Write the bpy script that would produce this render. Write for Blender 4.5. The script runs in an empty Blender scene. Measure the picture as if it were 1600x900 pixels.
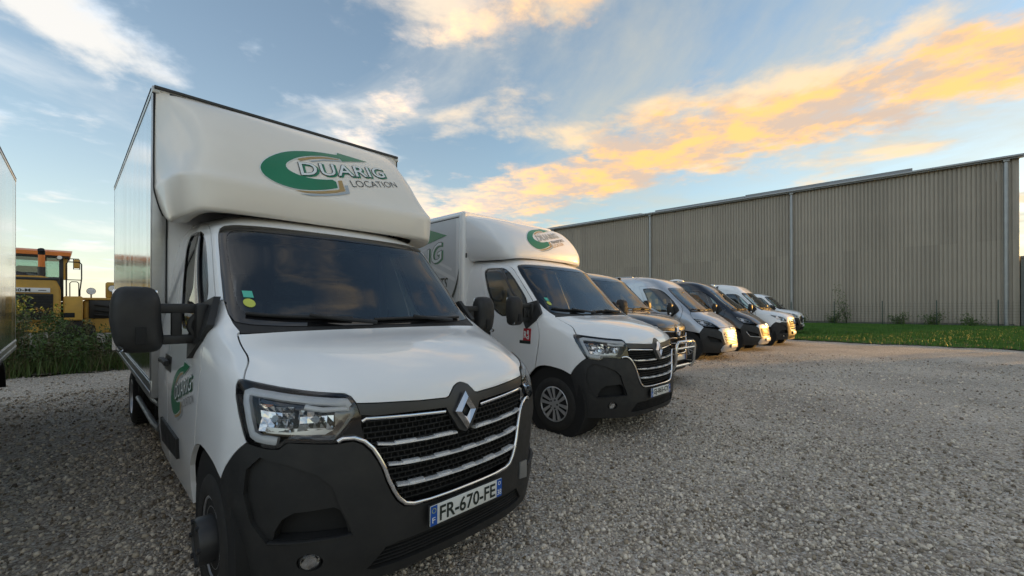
import bpy, bmesh, math, random
import numpy as np
from mathutils import Vector, Matrix
from mathutils.geometry import delaunay_2d_cdt
random.seed(7); RNG=np.random.default_rng(7)
sc=bpy.context.scene; COL=sc.collection
# ---------------------------------------------------------------- camera
CAM_H=1.52
cam=bpy.data.cameras.new('camera'); cam.sensor_width=36; cam.lens=655/1600*36; cam.shift_y=31.5/1600; cam.clip_start=.05; cam.clip_end=3000
camo=bpy.data.objects.new('camera',cam); COL.objects.link(camo); sc.camera=camo
_r=math.radians(-.25)
camo.matrix_world=Matrix(((math.cos(_r),-math.sin(_r),0,0),(0,0,-1,0),(math.sin(_r),math.cos(_r),0,CAM_H),(0,0,0,1)))
# ---------------------------------------------------------------- sun and sky
SUN_AZ=math.radians(69); SUN_EL=math.radians(4.2)      # clockwise from the view direction (+Y)
SUN_DIR=Vector((math.sin(SUN_AZ)*math.cos(SUN_EL),math.cos(SUN_AZ)*math.cos(SUN_EL),math.sin(SUN_EL)))
sl=bpy.data.lights.new('sun','SUN'); sl.energy=.55; sl.angle=math.radians(.6); sl.color=(1.0,.52,.12)
so=bpy.data.objects.new('sun',sl); COL.objects.link(so); so.rotation_euler=SUN_DIR.to_track_quat('Z','Y').to_euler(); so.location=SUN_DIR*50
def build_world():
    w=bpy.data.worlds.new('World'); sc.world=w; w.use_nodes=True; nt=w.node_tree; nt.nodes.clear(); N=nt.nodes.new; L=nt.links.new
    out=N('ShaderNodeOutputWorld'); bg=N('ShaderNodeBackground'); L(bg.outputs[0],out.inputs[0])
    def val(x):
        return x
    def math_(op,a,b=None,c=None,clamp=False):
        n=N('ShaderNodeMath'); n.operation=op; n.use_clamp=clamp
        for i,x in enumerate((a,b,c)):
            if x is None: continue
            if isinstance(x,(int,float)): n.inputs[i].default_value=x
            else: L(x,n.inputs[i])
        return n.outputs[0]
    def mixc(f,a,b):
        n=N('ShaderNodeMix'); n.data_type='RGBA'
        for s,x in ((n.inputs[0],f),(n.inputs[6],a),(n.inputs[7],b)):
            if isinstance(x,(int,float)): s.default_value=x
            elif isinstance(x,tuple): s.default_value=(*x,1)
            else: L(x,s)
        return n.outputs[2]
    def smooth(x,a,b):
        n=N('ShaderNodeMapRange'); n.interpolation_type='SMOOTHSTEP'; L(x,n.inputs[0]); n.inputs[1].default_value=a; n.inputs[2].default_value=b; return n.outputs[0]
    sky=N('ShaderNodeTexSky'); sky.sky_type='NISHITA'; sky.sun_disc=False; sky.sun_elevation=SUN_EL; sky.sun_rotation=SUN_AZ; sky.altitude=200; sky.air_density=1.0; sky.dust_density=.3; sky.ozone_density=2.0
    tc=N('ShaderNodeTexCoord'); sep=N('ShaderNodeSeparateXYZ'); L(tc.outputs['Generated'],sep.inputs[0])
    x,y,z=sep.outputs
    zc=math_('ADD',math_('MAXIMUM',z,0.0),.055)
    px=math_('DIVIDE',x,zc); py=math_('DIVIDE',y,zc)
    comb=N('ShaderNodeCombineXYZ'); L(px,comb.inputs[0]); L(py,comb.inputs[1])
    def noise(scale,det,rough,vec,dist=0,off=(0,0,0),sc3=(1,1,1)):
        m=N('ShaderNodeMapping'); L(vec,m.inputs[0]); m.inputs['Location'].default_value=off; m.inputs['Scale'].default_value=sc3
        n=N('ShaderNodeTexNoise'); L(m.outputs[0],n.inputs['Vector']); n.inputs['Scale'].default_value=scale; n.inputs['Detail'].default_value=det; n.inputs['Roughness'].default_value=rough; n.inputs['Distortion'].default_value=dist
        return n.outputs[0]
    P=comb.outputs[0]
    # the long bank of cloud: a straight street in the cloud layer, and a lesser one beside it
    warp=math_('MULTIPLY',math_('SUBTRACT',noise(1.3,4,.55,P,off=(3,1,0)),.5),.8)
    wid=math_('MULTIPLY_ADD',math_('MAXIMUM',py,0.0),.20,.42)
    def street(cx,cy,k):
        d=math_('DIVIDE',math_('ADD',math_('ADD',math_('MULTIPLY',math_('SUBTRACT',px,cx),.728),math_('MULTIPLY',math_('SUBTRACT',py,cy),.686)),warp),wid)
        return math_('POWER',2.718,math_('MULTIPLY',math_('MULTIPLY',d,d),-k))
    band=street(1.09,2.05,2.5); band2=street(-.20,1.50,9.0); band3=street(-2.4,.6,2.0)
    fine=noise(3.9,10,.62,P,.15,off=(1.7,4.2,0))
    big=noise(.9,4,.5,P,.2,off=(6.1,.7,0))
    str_=math_('ADD',math_('ADD',math_('MULTIPLY',band,.40),math_('MULTIPLY',band2,.24)),math_('MULTIPLY',band3,.20))
    dens=math_('ADD',str_,math_('ADD',math_('MULTIPLY',fine,.70),math_('MULTIPLY',big,.24)))
    cov=smooth(dens,.64,.86)
    # thin high veil, streaked, and loose soft cloud
    veil=noise(.62,8,.60,P,.45,off=(9.4,2.6,0),sc3=(1,.7,1))
    veilc=math_('MULTIPLY_ADD',smooth(veil,.48,.74),.62,.06)
    soft=math_('ADD',math_('MULTIPLY',noise(1.5,9,.58,P,.2,off=(5.1,3.3,0)),.75),math_('MULTIPLY',big,.25))
    softc=math_('MULTIPLY',smooth(soft,.50,.62),.85)
    # light on the cloud: warm towards the sun, cool grey away from it
    dot=N('ShaderNodeVectorMath'); dot.operation='DOT_PRODUCT'; L(tc.outputs['Generated'],dot.inputs[0]); dot.inputs[1].default_value=SUN_DIR
    warm=smooth(dot.outputs['Value'],-.30,.60)
    lit=smooth(noise(3.9,10,.62,P,.15,off=(1.80,4.12,0)),.40,.62)
    slit=smooth(noise(1.5,9,.58,P,.2,off=(5.17,3.25,0)),.40,.62)
    ccol=mixc(warm,mixc(lit,(.088,.088,.090),(.150,.128,.105)),mixc(lit,(.064,.050,.040),(.112,.064,.0235)))
    scol=mixc(warm,mixc(slit,(.072,.084,.098),(.090,.086,.080)),mixc(slit,(.050,.049,.046),(.098,.072,.043)))
    vcol=mixc(warm,(.106,.102,.096),(.060,.057,.046))
    skyc=N('ShaderNodeMix'); skyc.data_type='RGBA'; skyc.blend_type='MULTIPLY'; skyc.inputs[0].default_value=1; L(sky.outputs[0],skyc.inputs[6]); skyc.inputs[7].default_value=(SKY,SKY,SKY,1)
    base=mixc(math_('MULTIPLY',veilc,smooth(z,-.08,.05)),skyc.outputs[2],vcol)
    haze=math_('MULTIPLY',math_('POWER',2.718,math_('MULTIPLY',math_('MAXIMUM',z,0.0),-6.0)),.80)
    base=mixc(haze,base,mixc(warm,(.092,.088,.077),(.056,.052,.038)))
    base=mixc(math_('MULTIPLY',softc,smooth(z,.0,.12)),base,scol)
    allc=mixc(math_('MULTIPLY',cov,smooth(z,.0,.16)),base,ccol)
    L(allc,bg.inputs['Color']); bg.inputs['Strength'].default_value=1.0
SKY=.033
build_world()
sc.view_settings.view_transform='Standard'; sc.view_settings.look='None'; sc.view_settings.gamma=1; sc.view_settings.use_curve_mapping=False
sc.view_settings.exposure=3.6
sc.cycles.use_denoising=True; sc.cycles.max_bounces=8; sc.cycles.transparent_max_bounces=12; sc.cycles.caustics_reflective=False; sc.cycles.caustics_refractive=False
# ---------------------------------------------------------------- materials
def _noise_mix(nt,bs,inp,a,b,scale,detail=4,lo=.35,hi=.65,coord='Object',sc3=(1,1,1)):
    N=nt.nodes.new; L=nt.links.new
    tc=N('ShaderNodeTexCoord'); mp=N('ShaderNodeMapping'); L(tc.outputs[coord],mp.inputs[0]); mp.inputs['Scale'].default_value=sc3
    n=N('ShaderNodeTexNoise'); L(mp.outputs[0],n.inputs['Vector']); n.inputs['Scale'].default_value=scale; n.inputs['Detail'].default_value=detail; n.inputs['Roughness'].default_value=.6
    mr=N('ShaderNodeMapRange'); L(n.outputs[0],mr.inputs[0]); mr.inputs[1].default_value=lo; mr.inputs[2].default_value=hi
    if isinstance(a,tuple):
        m=N('ShaderNodeMix'); m.data_type='RGBA'; L(mr.outputs[0],m.inputs[0]); m.inputs[6].default_value=(*a,1); m.inputs[7].default_value=(*b,1); L(m.outputs[2],bs.inputs[inp]); return m.outputs[2]
    mr.inputs[3].default_value=a; mr.inputs[4].default_value=b; L(mr.outputs[0],bs.inputs[inp]); return mr.outputs[0]
def _bump(nt,bs,scale,strength,dist=.002,detail=3,voro=False):
    N=nt.nodes.new; L=nt.links.new
    tc=N('ShaderNodeTexCoord'); n=N('ShaderNodeTexVoronoi' if voro else 'ShaderNodeTexNoise'); L(tc.outputs['Object'],n.inputs['Vector']); n.inputs['Scale'].default_value=scale
    if not voro: n.inputs['Detail'].default_value=detail
    b=N('ShaderNodeBump'); b.inputs['Strength'].default_value=strength; b.inputs['Distance'].default_value=dist; L(n.outputs[0],b.inputs['Height']); L(b.outputs[0],bs.inputs['Normal'])
def mat(name,col,rough=.5,metal=0,coat=0,coat_r=.05,col2=None,nscale=3,rough2=None,bump=None,sc3=(1,1,1),spec=.5,lo=.35,hi=.65,voro=False):
    m=bpy.data.materials.new(name); m.use_nodes=True; nt=m.node_tree; bs=nt.nodes['Principled BSDF']
    bs.inputs['Base Color'].default_value=(*col,1); bs.inputs['Roughness'].default_value=rough; bs.inputs['Metallic'].default_value=metal; bs.inputs['Specular IOR Level'].default_value=spec
    if coat: bs.inputs['Coat Weight'].default_value=coat; bs.inputs['Coat Roughness'].default_value=coat_r
    if col2: _noise_mix(nt,bs,'Base Color',col,col2,nscale,sc3=sc3,lo=lo,hi=hi)
    if rough2 is not None: _noise_mix(nt,bs,'Roughness',rough,rough2,nscale*2.3,sc3=sc3)
    if bump: _bump(nt,bs,*bump,voro=voro)
    return m
def glass_mat(name,tint,ior=1.5,rough=0.0):
    m=bpy.data.materials.new(name); m.use_nodes=True; nt=m.node_tree; nt.nodes.clear(); N=nt.nodes.new; L=nt.links.new
    o=N('ShaderNodeOutputMaterial'); mix=N('ShaderNodeMixShader'); t=N('ShaderNodeBsdfTransparent'); g=N('ShaderNodeBsdfGlossy'); f=N('ShaderNodeFresnel')
    t.inputs[0].default_value=(*tint,1); g.inputs['Roughness'].default_value=rough; f.inputs[0].default_value=ior
    L(f.outputs[0],mix.inputs[0]); L(t.outputs[0],mix.inputs[1]); L(g.outputs[0],mix.inputs[2]); L(mix.outputs[0],o.inputs[0]); return m
M={}
M['white']=mat('white_paint',(.89,.89,.885),.32,coat=1,coat_r=.03,col2=(.87,.87,.865),nscale=1.3,rough2=.42)
M['door_white']=M['white']
M['cream']=mat('white_gelcoat',(.88,.82,.72),.42,coat=.45,coat_r=.12,col2=(.85,.79,.69),nscale=2.1)
M['boxwhite']=mat('white_box_panel',(.83,.83,.825),.42,coat=.4,coat_r=.1,col2=(.78,.78,.775),nscale=.9)
M['silver']=mat('silver_paint',(.52,.54,.57),.32,metal=.55,coat=1,coat_r=.04,col2=(.49,.51,.54),nscale=2)
M['darkgrey']=mat('dark_grey_paint',(.045,.050,.055),.3,metal=.35,coat=1,coat_r=.03,col2=(.04,.044,.05),nscale=2)
M['navy']=mat('near_black_blue_paint',(.012,.014,.022),.28,metal=.2,coat=1,coat_r=.03,col2=(.014,.016,.024),nscale=2)
M['plastic']=mat('black_textured_plastic',(.013,.0132,.0135),.5,col2=(.026,.025,.023),nscale=5,lo=.42,hi=.82,rough2=.66,bump=(420,.25,.001))
M['trim']=mat('dark_grey_trim',(.030,.031,.033),.36,col2=(.034,.034,.035),nscale=3)
M['gloss']=mat('gloss_black',(.006,.006,.007),.08,coat=.6)
M['black']=mat('flat_black',(.006,.006,.006),.8,col2=(.009,.009,.009),nscale=5)
M['chrome']=mat('chrome',(.82,.82,.83),.07,metal=1,rough2=.12,nscale=6)
M['satin']=mat('satin_steel',(.60,.61,.62),.28,metal=1,rough2=.38,nscale=6)
M['steel_tube']=mat('polished_tube',(.66,.65,.63),.16,metal=1,rough2=.24,nscale=5)
M['alu']=mat('brushed_aluminium_panel',(.66,.67,.67),.10,metal=1,rough2=.20,nscale=2.2,sc3=(1,1,.06),col2=(.60,.61,.61))
M['alurail']=mat('aluminium_rail',(.50,.51,.52),.34,metal=.85,rough2=.45,nscale=5,col2=(.43,.44,.44))
M['zinc']=mat('galvanised_steel',(.36,.37,.375),.42,metal=.8,col2=(.28,.29,.295),nscale=6,rough2=.55)
M['rubber']=mat('tyre_rubber',(.014,.014,.014),.78,col2=(.026,.024,.021),nscale=9)
M['rim']=mat('silver_wheel',(.58,.58,.59),.3,metal=.75,rough2=.4,nscale=8)
M['hub']=mat('dark_grey_hub',(.020,.021,.023),.42,col2=(.028,.028,.029),nscale=7)
M['glass']=glass_mat('window_glass',(.70,.81,.79),2.05)
M['darkglass']=glass_mat('tinted_window_glass',(.30,.36,.35))
M['lens']=glass_mat('lamp_lens',(.93,.94,.95),1.45)
M['reflector']=mat('lamp_reflector',(.78,.78,.78),.10,metal=1,bump=(26,.35,.008),voro=True)
M['smoke']=mat('smoked_chrome',(.16,.16,.165),.12,metal=1,bump=(18,.25,.01),voro=True)
M['drl']=mat('light_guide',(.90,.91,.92),.22,coat=.5,col2=(.84,.85,.87),nscale=14)
M['amber']=mat('amber_lens',(.55,.16,.01),.2,coat=.6)
M['interior']=mat('dark_interior',(.022,.023,.025),.7,col2=(.03,.03,.032),nscale=6)
M['seat']=mat('seat_fabric',(.035,.037,.042),.9,col2=(.05,.052,.056),nscale=30)
M['liner']=mat('dark_grey_lining',(.060,.063,.066),.9,col2=(.05,.052,.055),nscale=5)
M['barchrome']=mat('bright_trim',(.86,.86,.86),.22,metal=.35,coat=.8,rough2=.3,nscale=9)
M['green']=mat('green_vinyl',(.004,.20,.085),.35,coat=.3,col2=(.004,.18,.075),nscale=3)
M['tan']=mat('tan_vinyl',(.47,.31,.12),.4,col2=(.44,.29,.11),nscale=3)
M['greyv']=mat('grey_vinyl',(.42,.47,.50),.4,col2=(.39,.44,.47),nscale=3)
M['ink']=mat('black_vinyl',(.012,.02,.016),.4,col2=(.015,.024,.02),nscale=3)
M['wvinyl']=mat('white_vinyl',(.80,.84,.82),.4,col2=(.77,.81,.79),nscale=3)
M['patt']=mat('pale_grey_vinyl',(.66,.67,.67),.42,col2=(.63,.64,.64),nscale=3)
M['plate']=mat('white_plate',(.72,.73,.70),.35,col2=(.68,.69,.66),nscale=8)
M['blue']=mat('plate_blue',(.010,.09,.42),.35,col2=(.012,.085,.38),nscale=8)
M['red']=mat('red_sticker',(.50,.02,.03),.4,col2=(.46,.02,.03),nscale=8)
M['stk_green']=mat('green_sticker',(.10,.50,.38),.4,col2=(.09,.46,.35),nscale=8)
M['stk_yellow']=mat('yellow_green_sticker',(.55,.60,.10),.4,col2=(.50,.56,.10),nscale=8)
# ---------------------------------------------------------------- scene helpers
def tag(o,label=None,cat=None,group=None,kind=None):
    for k,v in (('label',label),('category',cat),('group',group),('kind',kind)):
        if v: o[k]=v
    return o
def empty(name,mx=None,loc=None):
    o=bpy.data.objects.new(name,None); o.empty_display_size=.3; COL.objects.link(o)
    if mx is not None: o.matrix_world=mx
    if loc is not None: o.location=loc
    return o
def link(name,me,m,parent=None,loc=None,rot=None):
    if m is not None:
        me.materials.clear()
        for q in (m if isinstance(m,(list,tuple)) else [m]): me.materials.append(M[q] if isinstance(q,str) else q)
    o=bpy.data.objects.new(name,me); COL.objects.link(o)
    if parent: o.parent=parent
    if loc is not None: o.location=loc
    if rot is not None: o.rotation_euler=rot
    return o
def from_np(name,V,F,smooth=False):
    me=bpy.data.meshes.new(name); V=np.asarray(V,np.float32); F=np.asarray(F,np.int32); k=F.shape[1]
    me.vertices.add(len(V)); me.vertices.foreach_set('co',V.ravel()); me.loops.add(F.size); me.loops.foreach_set('vertex_index',F.ravel())
    me.polygons.add(len(F)); me.polygons.foreach_set('loop_start',np.arange(0,F.size,k,dtype=np.int32)); me.polygons.foreach_set('loop_total',np.full(len(F),k,np.int32))
    if smooth: me.polygons.foreach_set('use_smooth',np.ones(len(F),bool))
    me.update(calc_edges=True); me.validate(); return me
class MB:
    """collects shapes into one mesh"""
    def __init__(s): s.bm=bmesh.new()
    def box(s,lo,hi,bevel=0,seg=2,mx=None):
        lo=Vector(lo); hi=Vector(hi); c=(lo+hi)/2; d=hi-lo
        r=bmesh.ops.create_cube(s.bm,size=1,matrix=Matrix.Translation(c)@Matrix.Diagonal((d.x,d.y,d.z,1)))
        vs=r['verts']
        if bevel>0:
            es=list({e for v in vs for e in v.link_edges}); q=bmesh.ops.bevel(s.bm,geom=es,offset=min(bevel,.49*min(abs(d.x),abs(d.y),abs(d.z))),segments=seg,profile=.5,affect='EDGES')
            vs=list({v for f in q['faces'] for v in f.verts}|{v for v in vs if v.is_valid})
        if mx is not None: bmesh.ops.transform(s.bm,matrix=mx,verts=vs)
        return s
    def cyl(s,a,b,r,r2=None,n=12,cap=True):
        a=Vector(a); b=Vector(b); d=b-a; L=d.length
        if L<1e-6: return s
        mx=Matrix.Translation((a+b)/2)@d.to_track_quat('Z','Y').to_matrix().to_4x4()
        bmesh.ops.create_cone(s.bm,cap_ends=cap,segments=n,radius1=r,radius2=r if r2 is None else r2,depth=L,matrix=mx); return s
    def tube(s,pts,r,n=8,cap=True):
        pts=[Vector(p) for p in pts]; rings=[]; up=None
        for i,p in enumerate(pts):
            t=(pts[min(i+1,len(pts)-1)]-pts[max(i-1,0)]).normalized()
            if up is None: up=t.orthogonal().normalized()
            up=(up-t*up.dot(t)).normalized(); w=t.cross(up)
            rr=r[i] if isinstance(r,(list,tuple)) else r
            rings.append([s.bm.verts.new(p+(up*math.cos(a)+w*math.sin(a))*rr) for a in [2*math.pi*k/n for k in range(n)]])
        for A,B in zip(rings,rings[1:]):
            for k in range(n): s.bm.faces.new((A[k],A[(k+1)%n],B[(k+1)%n],B[k]))
        if cap: s.bm.faces.new(rings[0][::-1]); s.bm.faces.new(rings[-1])
        return s
    def lathe(s,prof,mx=None,n=32,close=False):
        """profile of (radius, axial) turned about local X"""
        rings=[[s.bm.verts.new((x,r*math.cos(a),r*math.sin(a))) for a in [2*math.pi*k/n for k in range(n)]] for r,x in prof]
        if close: rings.append(rings[0])
        for A,B in zip(rings,rings[1:]):
            for k in range(n):
                try: s.bm.faces.new((A[k],B[k],B[(k+1)%n],A[(k+1)%n]))
                except ValueError: pass
        if not close:
            for R,f in ((rings[0],1),(rings[-1],-1)):
                try: s.bm.faces.new(R[::f])
                except ValueError: pass
        if mx is not None: bmesh.ops.transform(s.bm,matrix=mx,verts=list({v for R in rings for v in R}))
        return s
    def prism(s,pts,vec,mx=None):
        a=[s.bm.verts.new(p) for p in pts]; b=[s.bm.verts.new(Vector(p)+Vector(vec)) for p in pts]; n=len(a)
        s.bm.faces.new(a[::-1]); s.bm.faces.new(b)
        for i in range(n): s.bm.faces.new((a[i],a[(i+1)%n],b[(i+1)%n],b[i]))
        if mx is not None: bmesh.ops.transform(s.bm,matrix=mx,verts=a+b)
        return s
    def quad(s,*p): s.bm.faces.new([s.bm.verts.new(q) for q in p]); return s
    def mesh(s,name,smooth=None):
        bmesh.ops.recalc_face_normals(s.bm,faces=s.bm.faces[:])
        me=bpy.data.meshes.new(name); s.bm.to_mesh(me); s.bm.free()
        if smooth is not None:
            me.shade_smooth()
            me.set_sharp_from_angle(angle=math.radians(smooth))
        return me
    def build(s,name,m,parent=None,smooth=35,loc=None,rot=None): return link(name,s.mesh(name,smooth),m,parent,loc,rot)
def copy_tree(o,parent=None):
    c=o.copy(); COL.objects.link(c)
    if parent is not None: c.parent=parent; c.matrix_parent_inverse=o.matrix_parent_inverse.copy()
    for ch in list(o.children): copy_tree(ch,c)
    return c
def pchip(t, P, q):
    # t (n,), P (n,k) -> values at q ; monotone cubic
    t=np.asarray(t,float); P=np.asarray(P,float); h=np.diff(t); d=(P[1:]-P[:-1])/h[:,None]
    m=np.zeros_like(P)
    for i in range(1,len(t)-1):
        w1=2*h[i]+h[i-1]; w2=h[i]+2*h[i-1]
        ok=d[i-1]*d[i]>0
        m[i]=np.where(ok,(w1+w2)/(w1/np.where(ok,d[i-1],1)+w2/np.where(ok,d[i],1)),0)
    m[0]=d[0]; m[-1]=d[-1]
    i=np.clip(np.searchsorted(t,q,side='right')-1,0,len(t)-2); s=(q-t[i])/h[i]; s=s[:,None]; hh=h[i][:,None]
    return (2*s**3-3*s**2+1)*P[i]+(s**3-2*s**2+s)*hh*m[i]+(-2*s**3+3*s**2)*P[i+1]+(s**3-s**2)*hh*m[i+1]
class Surf:
    """smooth symmetric surface through a control grid; (u,v) are rough metres across / along"""
    def __init__(S, rows, step=.02, smooth=2):
        R=np.array(rows,float)                     # (nr,nc,3), x>=0 half
        L=R[:,:0:-1].copy(); L[:,:,0]*=-1
        G=np.concatenate([L,R],1)
        cu=np.linalg.norm(np.diff(R,axis=1),axis=2).mean(0); cu=np.concatenate([[0],np.cumsum(cu)])
        tu=np.concatenate([-cu[:0:-1],cu])
        cv=np.linalg.norm(np.diff(R,axis=0),axis=2)[:,:6].mean(1); tv=np.concatenate([[0],np.cumsum(cv)])
        nu=int(tu[-1]/step); S.u=np.linspace(tu[0],tu[-1],2*nu+1); S.v=np.linspace(0,tv[-1],int(tv[-1]/step)+1)
        A=np.stack([pchip(tu,G[i],S.u) for i in range(len(G))])          # nr,NU,3
        nr,NU,_=A.shape
        B=pchip(tv,A.reshape(nr,-1),S.v).reshape(len(S.v),NU,3)
        for _ in range(smooth):
            for ax in (0,1):
                p=np.concatenate([2*np.take(B,[0],ax)-np.take(B,[1],ax),B,2*np.take(B,[-1],ax)-np.take(B,[-2],ax)],ax)
                n=B.shape[ax]
                B=.25*np.take(p,range(0,n),ax)+.5*np.take(p,range(1,n+1),ax)+.25*np.take(p,range(2,n+2),ax)
        S.P=B; S.tu=tu; S.tv=tv; S.cu=cu
        du=np.gradient(B,axis=1); dv=np.gradient(B,axis=0); N=np.cross(du,dv); N/=np.linalg.norm(N,axis=2)[...,None]+1e-12
        c=N[len(S.v)//4,len(S.u)//2]
        if c[1]<0: N=-N
        S.N=N
    def _b(S,G,q):
        q=np.atleast_2d(q); fu=np.clip((q[:,0]-S.u[0])/(S.u[1]-S.u[0]),0,len(S.u)-1.0001); fv=np.clip((q[:,1]-S.v[0])/(S.v[1]-S.v[0]),0,len(S.v)-1.0001)
        i=fu.astype(int); j=fv.astype(int); a=(fu-i)[:,None]; b=(fv-j)[:,None]
        return (1-b)*((1-a)*G[j,i]+a*G[j,i+1])+b*((1-a)*G[j+1,i]+a*G[j+1,i+1])
    def pos(S,q): return S._b(S.P,q)
    def nrm(S,q):
        n=S._b(S.N,q); return n/np.linalg.norm(n,axis=1)[:,None]
    def uv(S,pt):
        """(u,v) of the surface point nearest to pt"""
        d=((S.P-np.array(pt))**2).sum(2); j,i=np.unravel_index(d.argmin(),d.shape); return (float(S.u[i]),float(S.v[j]))
def master_rows(roof='low', rear=-1.75):
    z=lambda zz,*ps:[(x,y,zz) for x,y in ps]
    e=rear
    R=[z(.25,(0,.80),(.30,.79),(.58,.73),(.76,.62),(.88,.50),(.95,.40),(.99,.22),(1.0,-.5),(1.0,e)),
     z(.45,(0,.835),(.30,.825),(.58,.765),(.78,.645),(.90,.52),(.975,.40),(1.01,.22),(1.02,-.5),(1.02,e)),
     z(.70,(0,.84),(.30,.825),(.58,.76),(.79,.65),(.915,.52),(.985,.40),(1.025,.2),(1.035,-.5),(1.035,e)),
     z(.95,(0,.825),(.30,.80),(.58,.735),(.78,.635),(.90,.52),(.965,.40),(1.01,.2),(1.035,-.5),(1.035,e)),
     [(0,.785,1.125),(.30,.77,1.12),(.58,.71,1.11),(.76,.60,1.11),(.875,.48,1.11),(.945,.35,1.12),(.995,.12,1.13),(1.03,-.5,1.13),(1.03,e,1.13)],
     [(0,.68,1.226),(.30,.665,1.222),(.58,.59,1.211),(.74,.48,1.20),(.855,.35,1.21),(.935,.22,1.22),(.99,0,1.24),(1.02,-.5,1.25),(1.02,e,1.25)],
     [(0,.35,1.334),(.30,.34,1.332),(.58,.30,1.324),(.76,.24,1.305),(.87,.15,1.30),(.94,.03,1.30),(.985,-.15,1.31),(1.01,-.55,1.33),(1.01,e,1.33)],
     [(0,-.03,1.40),(.30,-.03,1.40),(.58,-.035,1.398),(.76,-.05,1.395),(.87,-.09,1.392),(.935,-.16,1.40),(.975,-.32,1.42),(.995,-.65,1.44),(.995,e,1.44)],
     [(0,-.09,1.43),(.30,-.095,1.43),(.58,-.11,1.432),(.74,-.135,1.437),(.85,-.175,1.445),(.915,-.26,1.46),(.96,-.42,1.48),(.985,-.7,1.5),(.985,e,1.5)],
     [(0,-.40,1.76),(.30,-.41,1.76),(.57,-.43,1.76),(.74,-.46,1.755),(.835,-.50,1.75),(.89,-.58,1.75),(.925,-.74,1.75),(.95,-.95,1.75),(.95,e,1.75)],
     [(0,-.60,1.96),(.30,-.61,1.96),(.57,-.63,1.955),(.73,-.66,1.945),(.815,-.69,1.94),(.865,-.76,1.94),(.895,-.90,1.94),(.92,-1.1,1.94),(.92,e,1.94)],
     [(0,-.745,2.11),(.30,-.755,2.108),(.56,-.775,2.10),(.71,-.80,2.09),(.79,-.825,2.08),(.84,-.88,2.07),(.868,-1.0,2.06),(.89,-1.2,2.06),(.89,e,2.06)]]
    if roof=='low':
        R+=[[(0,-.93,2.20),(.30,-.935,2.198),(.55,-.955,2.185),(.68,-.975,2.165),(.75,-1.0,2.145),(.80,-1.05,2.13),(.835,-1.13,2.12),(.86,-1.25,2.12),(.86,e,2.12)],
            [(0,-1.25,2.275),(.30,-1.25,2.272),(.55,-1.26,2.255),(.66,-1.27,2.23),(.73,-1.28,2.205),(.775,-1.30,2.185),(.81,-1.33,2.17),(.83,-1.4,2.165),(.83,e,2.165)],
            [(0,e+.005,2.30),(.30,e+.005,2.297),(.55,e+.005,2.28),(.66,e+.005,2.255),(.72,e+.004,2.235),(.765,e+.003,2.215),(.795,e+.002,2.20),(.815,e+.001,2.19),(.82,e,2.185)]]
    else:
        R+=[[(0,-.90,2.25),(.30,-.91,2.248),(.56,-.93,2.24),(.70,-.96,2.225),(.77,-.99,2.21),(.82,-1.05,2.19),(.85,-1.15,2.18),(.87,-1.3,2.18),(.87,e,2.18)],
            [(0,-1.12,2.40),(.30,-1.13,2.398),(.55,-1.15,2.385),(.67,-1.18,2.365),(.74,-1.21,2.345),(.79,-1.26,2.32),(.82,-1.35,2.30),(.84,-1.5,2.30),(.84,e,2.30)],
            [(0,-1.6,2.48),(.30,-1.6,2.478),(.55,-1.6,2.46),(.66,-1.62,2.435),(.72,-1.64,2.41),(.765,-1.66,2.385),(.79,-1.7,2.37),(.805,-1.8,2.365),(.81,e,2.365)],
            [(0,e+.005,2.50),(.30,e+.005,2.497),(.55,e+.005,2.475),(.65,e+.005,2.45),(.71,e+.004,2.43),(.755,e+.003,2.405),(.775,e+.002,2.39),(.79,e+.001,2.38),(.795,e,2.375)]]
    return R
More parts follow.
